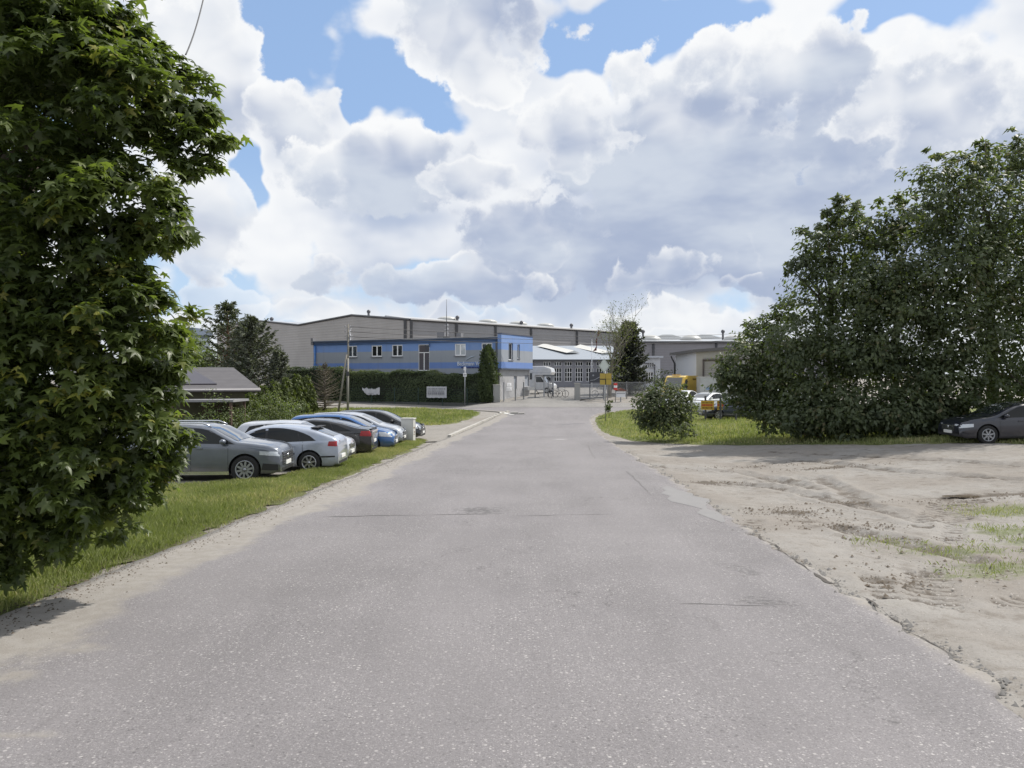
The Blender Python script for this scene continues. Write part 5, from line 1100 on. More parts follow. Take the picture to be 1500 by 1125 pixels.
def hedge_fence():
    a, b_ = P(512, 0, 79.4), P(722, 0, 74.0); L = math.hypot(b_[0]-a[0], b_[1]-a[1]); root = thing('mesh_fence', 'thin green mesh fence on a low dark base along the hedge', 'fence', (a[0], a[1], gz((a[0]+b_[0])/2, 76.)-.06), math.atan2(b_[1]-a[1], b_[0]-a[0])); gm = M('green_fence', (.03, .06, .05), .6)
    MB().box(0, L, -.06, .06, -.4, .30).build('base_wall', M('dark_concrete', (.075, .08, .075), .9, var=.2), root)
    for i in range(7): MB().box(L*i/6-.03, L*i/6+.03, -.13, -.065, 0, 1.75).build('post', gm, root)
    m = MB()
    for k in range(8): m.tube([(0, -.1, .35+k*.18), (L, -.1, .35+k*.18)], .008, 4, cap=False)
    m.build('mesh_panel', gm, root)
    def board(px0, px1, py0, py1, torn, name, lab):
        k = ((px0+px1)/2-750)/F; ux = Vector((b_[0]-a[0], b_[1]-a[1]))/L; t = (k*a[1]-a[0])/(ux.x-k*ux.y); Yb = a[1]+ux.y*t; w = (px1-px0)*Yb/F/2/.98; z1 = EYE-(py0-HOR)*Yb/F; z0 = EYE-(py1-HOR)*Yb/F
        c = Vector((a[0]+ux.x*t, Yb-.3, 0)); r = thing(name, lab, 'banner', (c.x, c.y, z0), math.atan2(ux.y, ux.x)); h = z1-z0; m = MB(); n = 22; top = []; bot = []; rr = random.Random(5)
        for i in range(n+1):
            x = -w+2*w*i/n; e = abs(i/n-.5)*2
            tz_, bz = (h, 0) if not torn else (h*(.98 - .42*max(0, 1-abs(i/n-.42)/.35)*0 - (.18*rr.random() if i not in (0, n) else 0)) - h*.12*(.3 < i/n < .75), h*(.05+.12*rr.random()) + (h*.55*(1-i/n*4) if i/n < .25 else 0) + (h*.30*(i/n-.8)*5*rr.random() if i/n > .8 else 0))
            if not torn: tz_ -= .02*rr.random()*h; bz += h*.05*rr.random(); x += .03*rr.gauss(0, 1)*(i in (0, n))
            dy = .05*math.sin(i*.9); top.append((x, dy, tz_)); bot.append((x, dy*.5, bz))
        vs = top+bot+[(p[0], p[1]+.02, p[2]) for p in top+bot]; q = n+1; N2 = 2*q
        fs = [(i, i+1, q+i+1, q+i) for i in range(n)] + [(N2+i, N2+q+i, N2+q+i+1, N2+i+1) for i in range(n)] + [(i, N2+i, N2+i+1, i+1) for i in range(n)] + [(q+i, q+i+1, N2+q+i+1, N2+q+i) for i in range(n)] + [(0, q, N2+q, N2), (n, N2+n, N2+q+n, q+n)]
        m.add(vs, fs); m.build('sheet', M('faded_white_sheet', (.46, .47, .50), .7, var=.12, vscale=5), r)
        l = MB()
        if not torn:
            for row, (zz, hh, c0) in enumerate(((.80, .05, .06), (.60, .04, .03), (.40, .10, .02))):
                x = -w*(.85)
                while x < w*.8:
                    ww = rr.uniform(.06, .18); l.box(x, x+ww, -.075, -.055, h*zz-h*hh, h*zz+h*hh); x += ww+rr.uniform(.03, .08)
        else:
            x = -w*.3
            while x < w*.3: ww = rr.uniform(.05, .12); l.box(x, x+ww, -.075, -.055, h*.22, h*.28); x += ww+.05
        l.build('faded_print', M('faded_print', (.24, .245, .27), .7), r)
    board(530, 558, 567, 579.5, True, 'torn_banner', 'torn pale banner hanging on the hedge near the leaning pole'); board(624, 655, 566, 583, False, 'banner', 'faded white banner with grey lines of print on the hedge')
hedge_fence()
def small_sign():
    x, y, z = P(681, 537, 72.5); zb = gz(x, y); b = thing('street_sign', 'slim grey sign post with tiny plates in front of the hedge', 'sign', (x, y, zb-.1)); h = z-zb+.1
    MB().tube([(0, 0, 0), (0, 0, h)], .04).build('post', METAL, b); MB().box(-.16, .16, -.08, -.05, h-.95, h-.6, bev=.005).build('plate', M('plate_white', (.7, .7, .72), .4), b); MB().box(-.12, .12, -.08, -.05, h-.35, h-.05, bev=.005).build('plate', M('plate_white', (.7, .7, .72), .4), b); MB().box(-.1, .1, -.085, -.081, h-.84, h-.72).build('plate_mark', M('plate_mark', (.3, .3, .33), .6), b)
small_sign()
def priority_sign():
    x, y = ground_at(887, 619); b = thing('priority_sign', 'priority road diamond sign above a yellow plate on a thin post', 'sign', (x, y, gz(x, y)-.1)); s = y/F
    zz = lambda py: EYE-(py-HOR)*y/F-b.location.z
    MB().tube([(0, .05, -.2), (0, .05, zz(533))], .033).build('post', METAL, b)
    cx, cz, r = -2*s, zz(535.7), 10.9*s; d = MB()
    d.prism([(cx-r*.73, cz), (cx, cz-r), (cx+r*.73, cz), (cx, cz+r)], 'y', 0, .02)
    pl = d.build('diamond', M('sign_pale_grey', (.60, .64, .62), .35, .0, var=.04), b)
    q = r*.86; e = MB()
    for (ax, az), (bx, bz) in (((-q*.73, 0), (0, -q)), ((0, -q), (q*.73, 0)), ((q*.73, 0), (0, q)), ((0, q), (-q*.73, 0))): e.tube([(cx+ax, -.002, cz+az), (cx+bx, -.002, cz+bz)], .012, 4)
    e.build('border_line', M('border_grey', (.36, .39, .38), .5), pl)
    w = 8.4*s; z1, zm, z0 = zz(547), zz(555.3), zz(563.5); cx2 = .2*s
    p_ = MB().box(cx2-w, cx2+w, 0, .02, z0, z1, bev=.006).build('yellow_plate', M('sign_yellow', (.46, .33, .07), .4, var=.05), b)
    e = MB(); bw = 1.1*s; e.box(cx2-w+.01, cx2+bw*.5, -.006, -.001, zm-.9*s, zm+.5*s); e.box(cx2-bw*.6, cx2+bw*.6, -.0065, -.0015, z0+.01, zm-.9*s); e.box(cx2+bw*.6, cx2+w-.01, -.005, -.001, zm-.22*s, zm+.22*s); e.box(cx2-.16*s, cx2+.16*s, -.005, -.001, zm+.5*s, z1-.02)
    e.build('plate_symbol', M('sign_black', (.02, .02, .02), .5), p_)
priority_sign()
def sign_board():
    x, y, z = P(873, 545, 76.8); zb = gz(x, y); b = thing('signboard', 'dark board with a pale emblem on two posts behind the priority sign', 'sign', (x, y, zb)); s = y/F; h1, h0 = z-zb, EYE-(560.5-HOR)*y/F-zb
    MB().box(-9.5*s, 12*s, 0, .06, h0, h1, bev=.01).build('panel', M('board_dark', (.055, .058, .07), .5, var=.1), b)
    for px in (-9*s, 11.5*s): MB().box(px-.05, px+.05, .065, .16, -.3, h1-.05).build('post', DMETAL, b)
    m = MB(); m.lathe([(0, -.006), (.09, -.006), (.09, -.001)], 16, 'y', (-4*s, 0, h0+(h1-h0)*.68)); m.tube([(-9*s, -.004, h0+.2), (-2*s, -.004, h0+.28), (5*s, -.004, h0+.55), (11.5*s, -.004, h0+.62)], .035, 4); m.build('emblem', M('board_pale', (.30, .31, .34), .5), b)
sign_board()
def gate_post_signs():
    x, y, z = P(901.5, 561, 74.5); zb = gz(x, y); b = thing('warning_post', 'red and white banded post with a round head beside the fence', 'post', (x, y, zb)); h = z-zb
    MB().tube([(0, 0, -.1), (0, 0, h)], .035).build('post', METAL, b)
    for i, (c, nm) in enumerate((((.55, .05, .04), 'red_band'), ((.75, .75, .75), 'white_band'), ((.55, .05, .04), 'red_band'))): MB().lathe([(.17, 0), (.17, .22)], 14, 'z', (0, 0, h-.68+.225*i)).lathe([(0, .22), (.17, .22)], 14, 'z', (0, 0, h-.68+.225*i)).build(nm, M(nm+'_paint', c, .5), b)
    x, y, z = P(909.5, 571, 74.6); zb = gz(x, y); b = thing('mailbox_board', 'small roofed white notice box on a post at the fence', 'notice box', (x, y, zb)); h = z-zb
    MB().box(-.45, .45, 0, .1, h-.72, h-.12, bev=.01).build('panel', M('notice_white', (.75, .76, .78), .5), b); MB().prism([(-.6, h-.1), (.6, h-.1), (0, h+.18)], 'y', -.15, .25).build('roof', M('red_brown_roof', (.20, .09, .07), .7), b); MB().box(-.4, .4, -.012, -.002, h-.40, h-.33).build('header_line', M('plate_mark', (.3, .3, .33), .6), b); MB().box(-.05, .05, .1, .2, -.2, h-.1).build('post', METAL, b)
gate_post_signs()
WOOD = M('weathered_wood', (.20, .185, .16), .9, var=.3, vscale=5, bump=.4)
def utility_pole():
    Y = 62.; x, _, z = P(509.5, 475, Y); zb = gz(x, Y)-.1; b = thing('utility_pole', 'weathered wooden pole with a leaning strut and insulators', 'utility pole', (x, Y, zb)); h = z-zb
    MB().tube([(0, 0, -.2), (0, 0, h*.62)], [.10, .085], 10).build('concrete_stub', M('pole_grey', (.24, .23, .21), .9, var=.2), b)
    MB().tube([(.02, .05, h*.35), (.02, .05, h)], [.075, .06], 10).build('pole', WOOD, b)
    sx = P(497.5, 0, Y)[0]-x; MB().tube([(sx-.1, -.3, -.3), (-.08, -.05, h*.66)], [.085, .07], 10).build('strut', WOOD, b)
    m = MB()
    for k, zz in enumerate((h-.35, h-.75, h-1.15)):
        for s in (-1, 1): m.tube([(0, 0, zz), (s*.22, 0, zz), (s*.22, 0, zz+.12)], .015, 5); m.ell((s*.22, 0, zz+.17), (.05, .05, .08), 8)
    m.build('insulator', M('insulator_grey', (.25, .25, .27), .4), b)
    MB().box(-.12, .12, -.16, -.11, h*.42, h*.47).build('clamp', DMETAL, b)
    return Vector((x, Y, zb+h))
PT = utility_pole()
CAB = M('cable_black', (.05, .05, .055), .6)
def cable(label, a, b_, sag, r=.012, grp=None):
    a, b_ = Vector(a), Vector(b_); n = 40; pts = [a.lerp(b_, i/n) - Vector((0, 0, sag*4*(i/n)*(1-i/n))) for i in range(n+1)]
    return tag(MB().tube(pts, r, 5).build('overhead_cable', CAB, recalc=False), label, 'cable', grp)
for k, (dz, lab) in enumerate(((-.2, 'highest thin overhead cable leading from the wooden pole past the hall'), (-.6, 'middle thin overhead cable leading from the wooden pole past the hall'), (-1.0, 'lowest thin overhead cable leading from the wooden pole past the hall'))):
    cable(lab, PT + Vector((.22, 0, dz)), P(1180, 479+4*k, 132), 1.2, .022, 'overhead cables from the pole')
cable('thin cable hanging down from above into the maple crown', P(306, -40, 11), P(272, 80, 9.4), .12, .009)
def cabinet():
    x, y = -4.88, 36.2; zb = gz(x, y)-.1; b = thing('utility_cabinet', 'pale grey utility cabinet standing on the grass by the last cars', 'cabinet', (x, y, zb), math.radians(-12)); h = 1.18
    m = MB(); m.box(-.30, .30, -.17, .17, .18, h, bev=.015); m.build('body', M('cabinet_grey', (.50, .50, .47), .6, var=.06, dirt=(.3, .29, .25)), b); MB().box(-.34, .34, -.2, .2, 0, .178, bev=.01).build('plinth', CONC, b); MB().box(-.33, .33, -.2, .2, h+.002, h+.06, bev=.015).build('lid', M('cabinet_lid', (.52, .51, .48), .6), b)
    d = MB(); d.box(-.26, .26, -.181, -.172, .25, h-.06); d.build('door', M('cabinet_grey', (.5, .5, .47), .6), b)
    e = MB(); e.box(.301, .306, -.13, .13, .75, .82); e.box(.301, .306, -.1, .06, .45, .5); e.box(.301, .306, -.05, .1, .55, .62); e.build('sticker', M('sticker_brown', (.25, .2, .15), .6), b)
cabinet()
def gate_shelter():
    Y = 79.; x, _, z = P(803.5, 549, Y); zb = .35; b = thing('gate_shelter', 'small turnstile shelter with a dark flat roof beside the drive', 'shelter', (x, Y, zb)); s = Y/F; h = z-zb; w = 8*s
    MB().box(-w, w, -.6, .6, h-.17, h, bev=.01).build('roof', M('shelter_roof', (.12, .13, .14), .5), b)
    for px in (-w+.1, w-.1):
        for yy in (-.5, .5): MB().box(px-.05, px+.05, yy-.05, yy+.05, -.1, h-.17).build('post', METAL, b)
    m = MB()
    for k in range(7): m.tube([(-w+.15+.16*k, .5, .15), (-w+.15+.16*k, .5, h-.3)], .018, 5)
    for k in range(6): m.tube([(0, 0, .5+.22*k), (w-.2, -.3*(k % 2), .5+.22*k)], .02, 5)
    m.tube([(0, 0, 0), (0, 0, h-.2)], .05, 8); m.build('turnstile', METAL, b)
    # rail and bike stand
    r = thing('steel_rail', 'low steel rail around the bicycle stand beside the turnstile', 'rail', (P(820, 0, 77.5)[0], 77.5, .28)); m = MB()
    x0, x1 = (808-820)*77.5/F, (828-820)*77.5/F
    m.tube([(x0, 0, 0), (x0, 0, 1.), (x1, 0, 1.), (x1, 0, 0)], .03, 6); m.build('hoop', METAL, r); MB().box(x0, x1, -.25, .25, -.15, .05).build('base', CONC, r)
    def bike(px, Y, rz, col, lab):
        bx = P(px, 0, Y)[0]; b2 = thing('bicycle', lab, 'bicycle', (bx, Y, .40), rz, 'bicycles at the gate'); bm_ = DMETAL
        for sx in (-.52, .52):
            n = 20; ring = [(sx+.33*math.cos(2*PI*i/n), 0, .34+.33*math.sin(2*PI*i/n)) for i in range(n+1)]
            wh = MB().tube(ring, .022, 6, cap=False).build('wheel', M('rubber', (.02, .02, .02), .9), b2)
            m = MB(); [m.tube([(sx, 0, .34), (sx+.31*math.cos(PI*i/4), 0, .34+.31*math.sin(PI*i/4))], .005, 4) for i in range(8)]; m.build('spokes', METAL, wh)
        m = MB(); m.tube([(-.52, 0, .34), (-.15, 0, .32), (-.28, 0, .85), (-.52, 0, .34)], .018, 6); m.tube([(-.15, 0, .32), (.36, 0, .78), (-.26, 0, .78)], .018, 6); m.tube([(.52, 0, .34), (.36, 0, .9)], .018, 6); m.build('frame', M(col[0], col[1], .4), b2)
        MB().ell((-.29, 0, .92), (.14, .07, .04), 10).build('saddle', M('rubber', (.02, .02, .02), .9), b2); MB().tube([(.36, -.28, .98), (.36, 0, .95), (.36, .28, .98)], .014, 6).build('handlebar', bm_, b2)
    bike(813, 77.4, .35, ('bike_blue', (.05, .08, .14)), 'dark bicycle leaning at the rail, next to the turnstile'); bike(821, 77.7, .15, ('bike_black', (.03, .03, .035)), 'black bicycle at the right end of the rail'); bike(879, 77.3, .1, ('bike_grey', (.2, .2, .22)), 'grey bicycle behind the bar fence under the signboard')
gate_shelter()
def flag():
    x, y, z = P(867, 497, 96); zb = .8; b = thing('flagpole', 'white flagpole with a hanging dark red flag in front of the workshop', 'flagpole', (x, y, zb)); h = z-zb
    MB().tube([(0, 0, 0), (0, 0, h)], [.06, .035]).build('pole', M('pole_white', (.6, .62, .66), .4), b)
    m = MB(); n = 8; vs = []
    for i in range(n+1):
        zz = h+1.2-2.6*i/n
        vs += [(.75-.02*i, .05*math.sin(i), zz), (.95-.09*i+.15*math.sin(i*1.3), .08*math.cos(i), zz-.1), ]
    m.add(vs, [(2*i, 2*i+1, 2*i+3, 2*i+2) for i in range(n)]); f = m.build('flag', M('flag_red', (.10, .02, .025), .8), b, recalc=False)
    s = f.modifiers.new('thickness', 'SOLIDIFY'); s.thickness = .02
    MB().tube([(.03, 0, h-.05), (.8, 0, h+1.2)], .025).build('arm', METAL, b)
flag()
# ------------------------------------------------------------------ vehicles
def paint(name, col, metal=.35, rough=.26):
    dirt = .45 if max(col) > .1 else .15
    m, t, b = newmat(name); p = objc(t)
    n = t.noise(p, 3., 4, .6); c = t.mix(t.ss(n, .35, .65), tuple(q*.93 for q in col), tuple(q*1.05 for q in col))
    low = t.ss(t.m('ADD', t.sep(p)[2], t.m('MULTIPLY', t.m('SUBTRACT', t.noise(p, 9, 4), .5), .35)), .22, .55, dirt, 0.); c = t.mix(low, c, (.20, .18, .15))
    t.put(b.inputs['Base Color'], c); b.inputs['Metallic'].default_value = metal; b.inputs['Roughness'].default_value = rough
    b.inputs['Coat Weight'].default_value = 1.; b.inputs['Coat Roughness'].default_value = .06; return m
CGLASS = mat_glass('car_glass', (.012, .015, .017), .03); CGLASS.node_tree.nodes['Principled BSDF'].inputs['Specular IOR Level'].default_value = 1.; CGLASS.node_tree.nodes['Principled BSDF'].inputs['Coat Weight'].default_value = 1.; SGLASS = mat_glass('car_side_glass', (.008, .010, .011), .06); SGLASS.node_tree.nodes['Principled BSDF'].inputs['Specular IOR Level'].default_value = .32; BLACKP = M('black_plastic', (.022, .022, .024), .55, var=.15); RUB = M('rubber', (.02, .02, .02), .9)
RIMM = M('alloy_rim', (.50, .51, .53), .3, .8, var=.05); RIMD = M('dark_alloy', (.32, .33, .35), .35, .8); LAMPC = M('clear_lamp', (.55, .58, .62), .12, .2, var=.25, vscale=14); LAMPR = M('red_lamp', (.30, .012, .015), .15, var=.25, vscale=14); CHROME = M('chrome', (.62, .63, .65), .15, .9)
PLATEW = M('licence_plate_white', (.72, .72, .70), .4, var=.04)

class Car:
    def __init__(s, name, label, L, Wd, top, belt, xy, heading, pt, r=.315, wb=(1.28, -1.25), bot=.2, cat='car', group=None, tum=.30, nose=.80, tail=.84, rimm=None, spokes=7, plan=8., rnd=.25):
        s.L, s.W, s.top, s.bl, s.bot, s.tum, s.nose, s.tail, s.plan = L, Wd, np.array(top), np.array(belt), bot, tum, nose, tail, plan
        x, y = xy; z = gz(x, y) - .07
        s.rnd = rnd; s.root = thing(name, label, cat, (x, y, z), heading, group); s.pt = pt; s.wb = wb; s.r = r
        s.xs = np.unique(np.concatenate([np.linspace(-L/2, L/2, 46), [-L/2+.02, -L/2+.05, L/2-.02, L/2-.05]]))
        s.S = [s.sec(q) for q in s.xs]
        s.body(); s.wheels(rimm or RIMM, spokes)
    def zt(s, x): return float(np.interp(x, s.top[:, 0], s.top[:, 1]))
    def belt(s, x): return float(np.interp(x, s.bl[:, 0], s.bl[:, 1]))
    def hw(s, x):
        t = abs(x)/(s.L/2); e = (1-s.nose) if x > 0 else (1-s.tail); return s.W/2*(1 - .025*t*t - (e-.025)*t**s.plan)
    def sec(s, x):
        zt, w, zb = s.zt(x), s.hw(x), s.bot + (.05 if abs(x) > s.L/2-.12 else 0); t = abs(x)/(s.L/2)
        sh = min(s.belt(x), zt-.09); gh = zt-sh; f = float(sstep(.10, .30, gh)); k = s.tum*gh
        mid = .45*(zb+sh); wb_ = w*.965
        up = [(wb_ - (k*.5*f + .02*(1-f)), sh+.52*gh), (wb_ - (k*.92*f + .07*(1-f)), sh+.86*gh), (wb_ - (k+.11*f+.22*(1-f)*.9), zt-.010), ((wb_-k)*.5, zt+.012), (0, zt+.018)]
        pts = [(0, zb+.02), (w*.80, zb), (w*.95, zb+.03), (w*.985, zb+.16), (w, mid+.02), (w*.992, sh-.13), (w*.985, sh-.05), (wb_, sh)] + up
        P0 = [np.array(p) for p in pts]; out = []
        for i in range(len(P0)-1):
            a = P0[max(i-1, 0)]; b = P0[i]; c = P0[i+1]; d = P0[min(i+2, len(P0)-1)]
            for q in (0, 1/3, 2/3):
                out.append(.5*((2*b) + (c-a)*q + (2*a-5*b+4*c-d)*q*q + (3*b-a-3*c+d)*q**3))
        out.append(P0[-1]); return np.array(out)
    def at(s, x):
        i = int(np.clip(np.searchsorted(s.xs, x)-1, 0, len(s.xs)-2)); f = (x-s.xs[i])/(s.xs[i+1]-s.xs[i]); return s.S[i]*(1-f)+s.S[i+1]*f
    def ys(s, x, z):
        q = s.at(np.clip(x, -s.L/2, s.L/2))[9:-4]; return float(np.interp(z, q[:, 1], q[:, 0]))
    def zs(s, x, y):
        q = s.at(np.clip(x, -s.L/2, s.L/2))[24:][::-1]; return float(np.interp(abs(y), q[:, 0], q[:, 1]))
    def body(s):
        n = len(s.S[0]); V = []; Fc = []
        for x, q in zip(s.xs, s.S):
            V += [(x, a, b) for a, b in q] + [(x, -a, b) for a, b in q[1:-1][::-1]]
        k = 2*n-2; m = len(s.xs)
        for i in range(m-1):
            for j in range(k): Fc.append((i*k+j, (i+1)*k+j, (i+1)*k+(j+1) % k, i*k+(j+1) % k))
        Fc.append(list(range(k))); Fc.append([(m-1)*k+j for j in range(k)][::-1])
        b = MB(); b.add(V, Fc, 0, True); o = b.build('body', [s.pt, BLACKP], s.root)
        cut = MB(); R = s.r+.055
        for wx in s.wb:
            for sg in (-1, 1):
                prof = [(0, 0), (R, 0), (R, .34), (0, .34)]
                y0 = sg*(s.W/2-.24); vs = []; N = 28
                for yy in (y0, y0+sg*.45):
                    vs += [(wx+R*math.cos(2*PI*i/N), yy, s.r+.01+R*math.sin(2*PI*i/N)) for i in range(N)]
                fs = [[i for i in range(N)], [N+i for i in range(N)][::-1]] + [(i, N+i, N+(i+1) % N, (i+1) % N) for i in range(N)]; cut.add(vs, fs, 0)
        c = cut.build('cut', [BLACKP]); md = o.modifiers.new('arches', 'BOOLEAN'); md.operation = 'DIFFERENCE'; md.object = c; md.solver = 'EXACT'; md.material_mode = 'TRANSFER'
        c.parent = s.root; bpy.context.view_layer.update(); dg = bpy.context.evaluated_depsgraph_get(); dg.update()
        me = bpy.data.meshes.new_from_object(o.evaluated_get(dg)); o.modifiers.clear(); o.data = me; bpy.data.objects.remove(c)
        me.set_sharp_from_angle(angle=math.radians(38)); s.b = o
    def wheels(s, rimm, spokes):
        r = s.r
        for wx in s.wb:
            for sg in (-1, 1):
                yc = sg*(s.W/2-.105)
                t = MB(); t.lathe([(r*.66, -.09), (r*.9, -.105), (r*.985, -.085), (r, -.05), (r, .05), (r*.985, .085), (r*.9, .105), (r*.66, .09)], 28, 'y', (wx, yc, r)); w = t.build('wheel', RUB, s.root)
                d = MB(); ro = r*.665; yo = yc+sg*.075
                d.lathe([(ro*1.02, 0), (ro*1.02, sg*.022), (ro*.90, sg*.022), (ro*.88, -sg*.02)], 28, 'y', (wx, yo, r))
                for k in range(spokes):
                    a = 2*PI*k/spokes+.2; dx, dz = math.cos(a), math.sin(a); px, pz = -dz, dx; h0, h1 = ro*.13, ro*.10
                    vs = [(wx+dx*q*ro+px*hh*e, yo+sg*dd, r+dz*q*ro+pz*hh*e) for q, hh in ((.12, h0), (.92, h1)) for e in (-1, 1) for dd in (-.02, .014)]
                    d.add(vs, [(1, 3, 7, 5), (0, 1, 5, 4), (2, 6, 7, 3)])
                d.lathe([(0, sg*.02), (ro*.2, sg*.016), (ro*.2, -sg*.02)], 14, 'y', (wx, yo, r)); d.build('rim', rimm, w)
                MB().lathe([(0, 0), (ro, 0)], 20, 'y', (wx, yo-sg*.035, r)).build('brake_disc', BLACKP, w)
    def sidepatch(s, name, mat, pb_, pt_, off=.006, nx=10, nz=5, both=True, parent=None, sides=(-1, 1)):
        """patch on the flanks; pb_/pt_ = lower and upper edge polylines (x, z)"""
        pb_, pt_ = np.array(pb_, float), np.array(pt_, float); u = np.linspace(0, 1, nx+1)
        def par(p): d = np.concatenate([[0], np.cumsum(np.hypot(*np.diff(p, axis=0).T))]); d /= d[-1]; return np.stack([np.interp(u, d, p[:, 0]), np.interp(u, d, p[:, 1])], -1)
        lo, hi = par(pb_), par(pt_); m = MB()
        for sg in sides:
            vs = []
            for i in range(nx+1):
                for j in range(nz+1):
                    x, z = lo[i] + (hi[i]-lo[i])*j/nz; vs.append((x, sg*(s.ys(x, z)+off), z))
            m.add(vs, [(i*(nz+1)+j, (i+1)*(nz+1)+j, (i+1)*(nz+1)+j+1, i*(nz+1)+j+1) for i in range(nx) for j in range(nz)], 0, True)
        return m.build(name, mat, parent or s.root)
    def both(s, name, mat, a, b, **k):
        for sg in (-1, 1): s.sidepatch(name, mat, a, b, sides=(sg,), **k)
    def toppatch(s, name, mat, x0, x1, inset=.10, off=.006, nx=8, ny=8, parent=None):
        m = MB(); vs = []
        for i in range(nx+1):
            x = x0+(x1-x0)*i/nx; q = s.at(x); w = q[-7, 0]-inset*.35
            for j in range(ny+1): y = w*(2*j/ny-1); vs.append((x, y, s.zs(x, y)+off))
        m.add(vs, [(i*(ny+1)+j, (i+1)*(ny+1)+j, (i+1)*(ny+1)+j+1, i*(ny+1)+j+1) for i in range(nx) for j in range(ny)], 0, True)
        return m.build(name, mat, parent or s.root)
    def glasshouse(s, wins, ws, rs, trim=BLACKP):
        """wins: list of (x bottom rear, x top rear, x bottom front, x top front)"""
        def edge(x0, x1, hi):
            xs = np.linspace(x0, x1, 9); A, Bz = wins[0][0], wins[-1][2]
            def top(x):
                u = min(1, max(0, (x-A)/(Bz-A))); h = max(s.zt(x)-.085-s.belt(x)-.03, 0); return s.belt(x)+.03+h*(1-s.rnd*(1-u)**7)
            return [(x, top(x) if hi else s.belt(x)+.02) for x in xs]
        a, b = wins[0], wins[-1]
        s.both('window_trim', trim, edge(a[0]-.05, b[2]+.05, 0), [(x, z+.012) for x, z in edge(a[1]-.03, b[3]+.05, 1)], off=.002, nx=16)
        for w in wins: s.both('side_window', SGLASS, [(x, z+.01) for x, z in edge(w[0], w[2], 0)], edge(w[1], w[3], 1), off=.006, nx=8)
        s.toppatch('windscreen', CGLASS, *ws); s.toppatch('rear_window', CGLASS, *rs)
    def seams(s, xs, z0=.3):
        m = MB()
        for x in xs:
            for sg in (-1, 1):
                zz = np.linspace(z0, s.belt(x)+.01, 8); vs = []
                for z in zz: y = sg*(s.ys(x, z)+.002); vs += [(x-.006, y, z), (x+.006, y, z)]
                m.add(vs, [(2*i, 2*i+1, 2*i+3, 2*i+2) for i in range(7)])
        m.build('door_gap', BLACKP, s.b)
    def handles(s, xs, mat=None):
        for x in xs:
            for sg in (-1, 1):
                z = s.belt(x)-.11; y = s.ys(x, z); MB().box(x-.10, x+.10, sg*(y-.02), sg*(y+.028), z-.016, z+.016, bev=.01).build('door_handle', mat or s.pt, s.root)
    def mirror(s, x, mat=None):
        for sg in (-1, 1):
            z = s.belt(x)+.06; y = sg*(s.ys(x, z)+.10); m = MB(); m.ell((x, y, z+.03), (.09, .11, .075), 12); m.box(x-.03, x+.05, y-sg*.1-.04, y-sg*.1+.04, z-.05, z-.01); m.build('mirror', mat or s.pt, s.root)
    def front(s, lamp=(.55, .68), lx=.42, grille=(.42, .62, .42), slats=4, plate=.40, lower=.27, chrome=True):
        X = s.L/2
        s.both('headlight', LAMPC, [(X-lx, lamp[0]+.05), (X-.012, lamp[0])], [(X-lx, lamp[1]+.03), (X-.012, lamp[1])], off=.008, nx=10, nz=4)
        z0, z1, w = grille; g_ = MB(); g_.box(X-.02, X+.012, -w, w, z0, z1, bev=.01); gr = g_.build('grille', BLACKP, s.root)
        q = MB()
        for i in range(slats): z = z0+(z1-z0)*(i+.6)/slats; q.box(X+.008, X+.020, -w*.95, w*.95, z-.012, z+.012)
        if chrome:
            q.box(X+.004, X+.022, -w-.02, w+.02, z1, z1+.025); q.lathe([(.055, 0), (.055, .022), (.04, .026)], 16, 'x', (X+.008, 0, (z0+z1)/2+.05))
        q.build('grille_slats', CHROME if chrome else BLACKP, gr)
        MB().box(X-.02, X+.008, -.6, .6, lower, lower+.09, bev=.01).build('air_intake', BLACKP, s.root)
        MB().box(X+.0, X+.034, -.26, .26, plate-.055, plate+.055, bev=.008).build('licence_plate', PLATEW, s.root)
    def rear(s, lamp=(.72, .92), lx=.22, plate=.62, lower=.28):
        X = -s.L/2
        s.both('tail_lamp', LAMPR, [(X+.012, lamp[0]), (X+lx, lamp[0]+.02)], [(X+.012, lamp[1]), (X+lx*.9, lamp[1])], off=.008, nx=8, nz=4)
        MB().box(X-.024, X+.02, -.26, .26, plate-.055, plate+.055, bev=.008).build('licence_plate', PLATEW, s.root); MB().box(X-.010, X+.02, -.55, .55, lower-.02, lower+.07, bev=.01).build('bumper_insert', BLACKP, s.root)
    def rub_strip(s, x0, x1, z, h=.05, mat=None, name='side_strip'):
        s.both(name, mat or BLACKP, [(x0, z-h/2), (x1, z-h/2)], [(x0, z+h/2), (x1, z+h/2)], off=.008, nx=14, nz=1)

PG = 'cars parked in a row beside the verge'
SUV_T = [(-2.33, .88), (-2.30, 1.02), (-2.15, 1.16), (-1.85, 1.50), (-1.6, 1.60), (-.9, 1.655), (-.2, 1.66), (.2, 1.63), (.5, 1.56), (1.0, 1.27), (1.15, 1.18), (1.6, 1.13), (2.0, 1.07), (2.22, .99), (2.31, .88), (2.33, .80)]
SUV_T = [(a, b*.95) for a, b in SUV_T]
c = Car('parked_car', 'grey off-roader with slatted chrome grille, nearest car, half behind the maple', 4.66, 1.89, SUV_T, [(-2.3, 1.10), (0, 1.06), (1.2, 1.03), (2.3, .97)], (-8.62, 21.5), math.radians(2), paint('grey_blue_paint', (.125, .14, .17), .35, .28), .372, (1.42, -1.40), .24, group=PG, rimm=RIMD, spokes=10, nose=.84)
c.glasshouse([(-1.75, -1.42, -1.05, -1.0), (-.98, -.95, -.05, -.05), (.03, .03, 1.10, .42)], (.42, 1.17), (-2.17, -1.78)); c.seams((-1.02, .0, .98)); c.handles((-.78, .22)); c.mirror(.86)
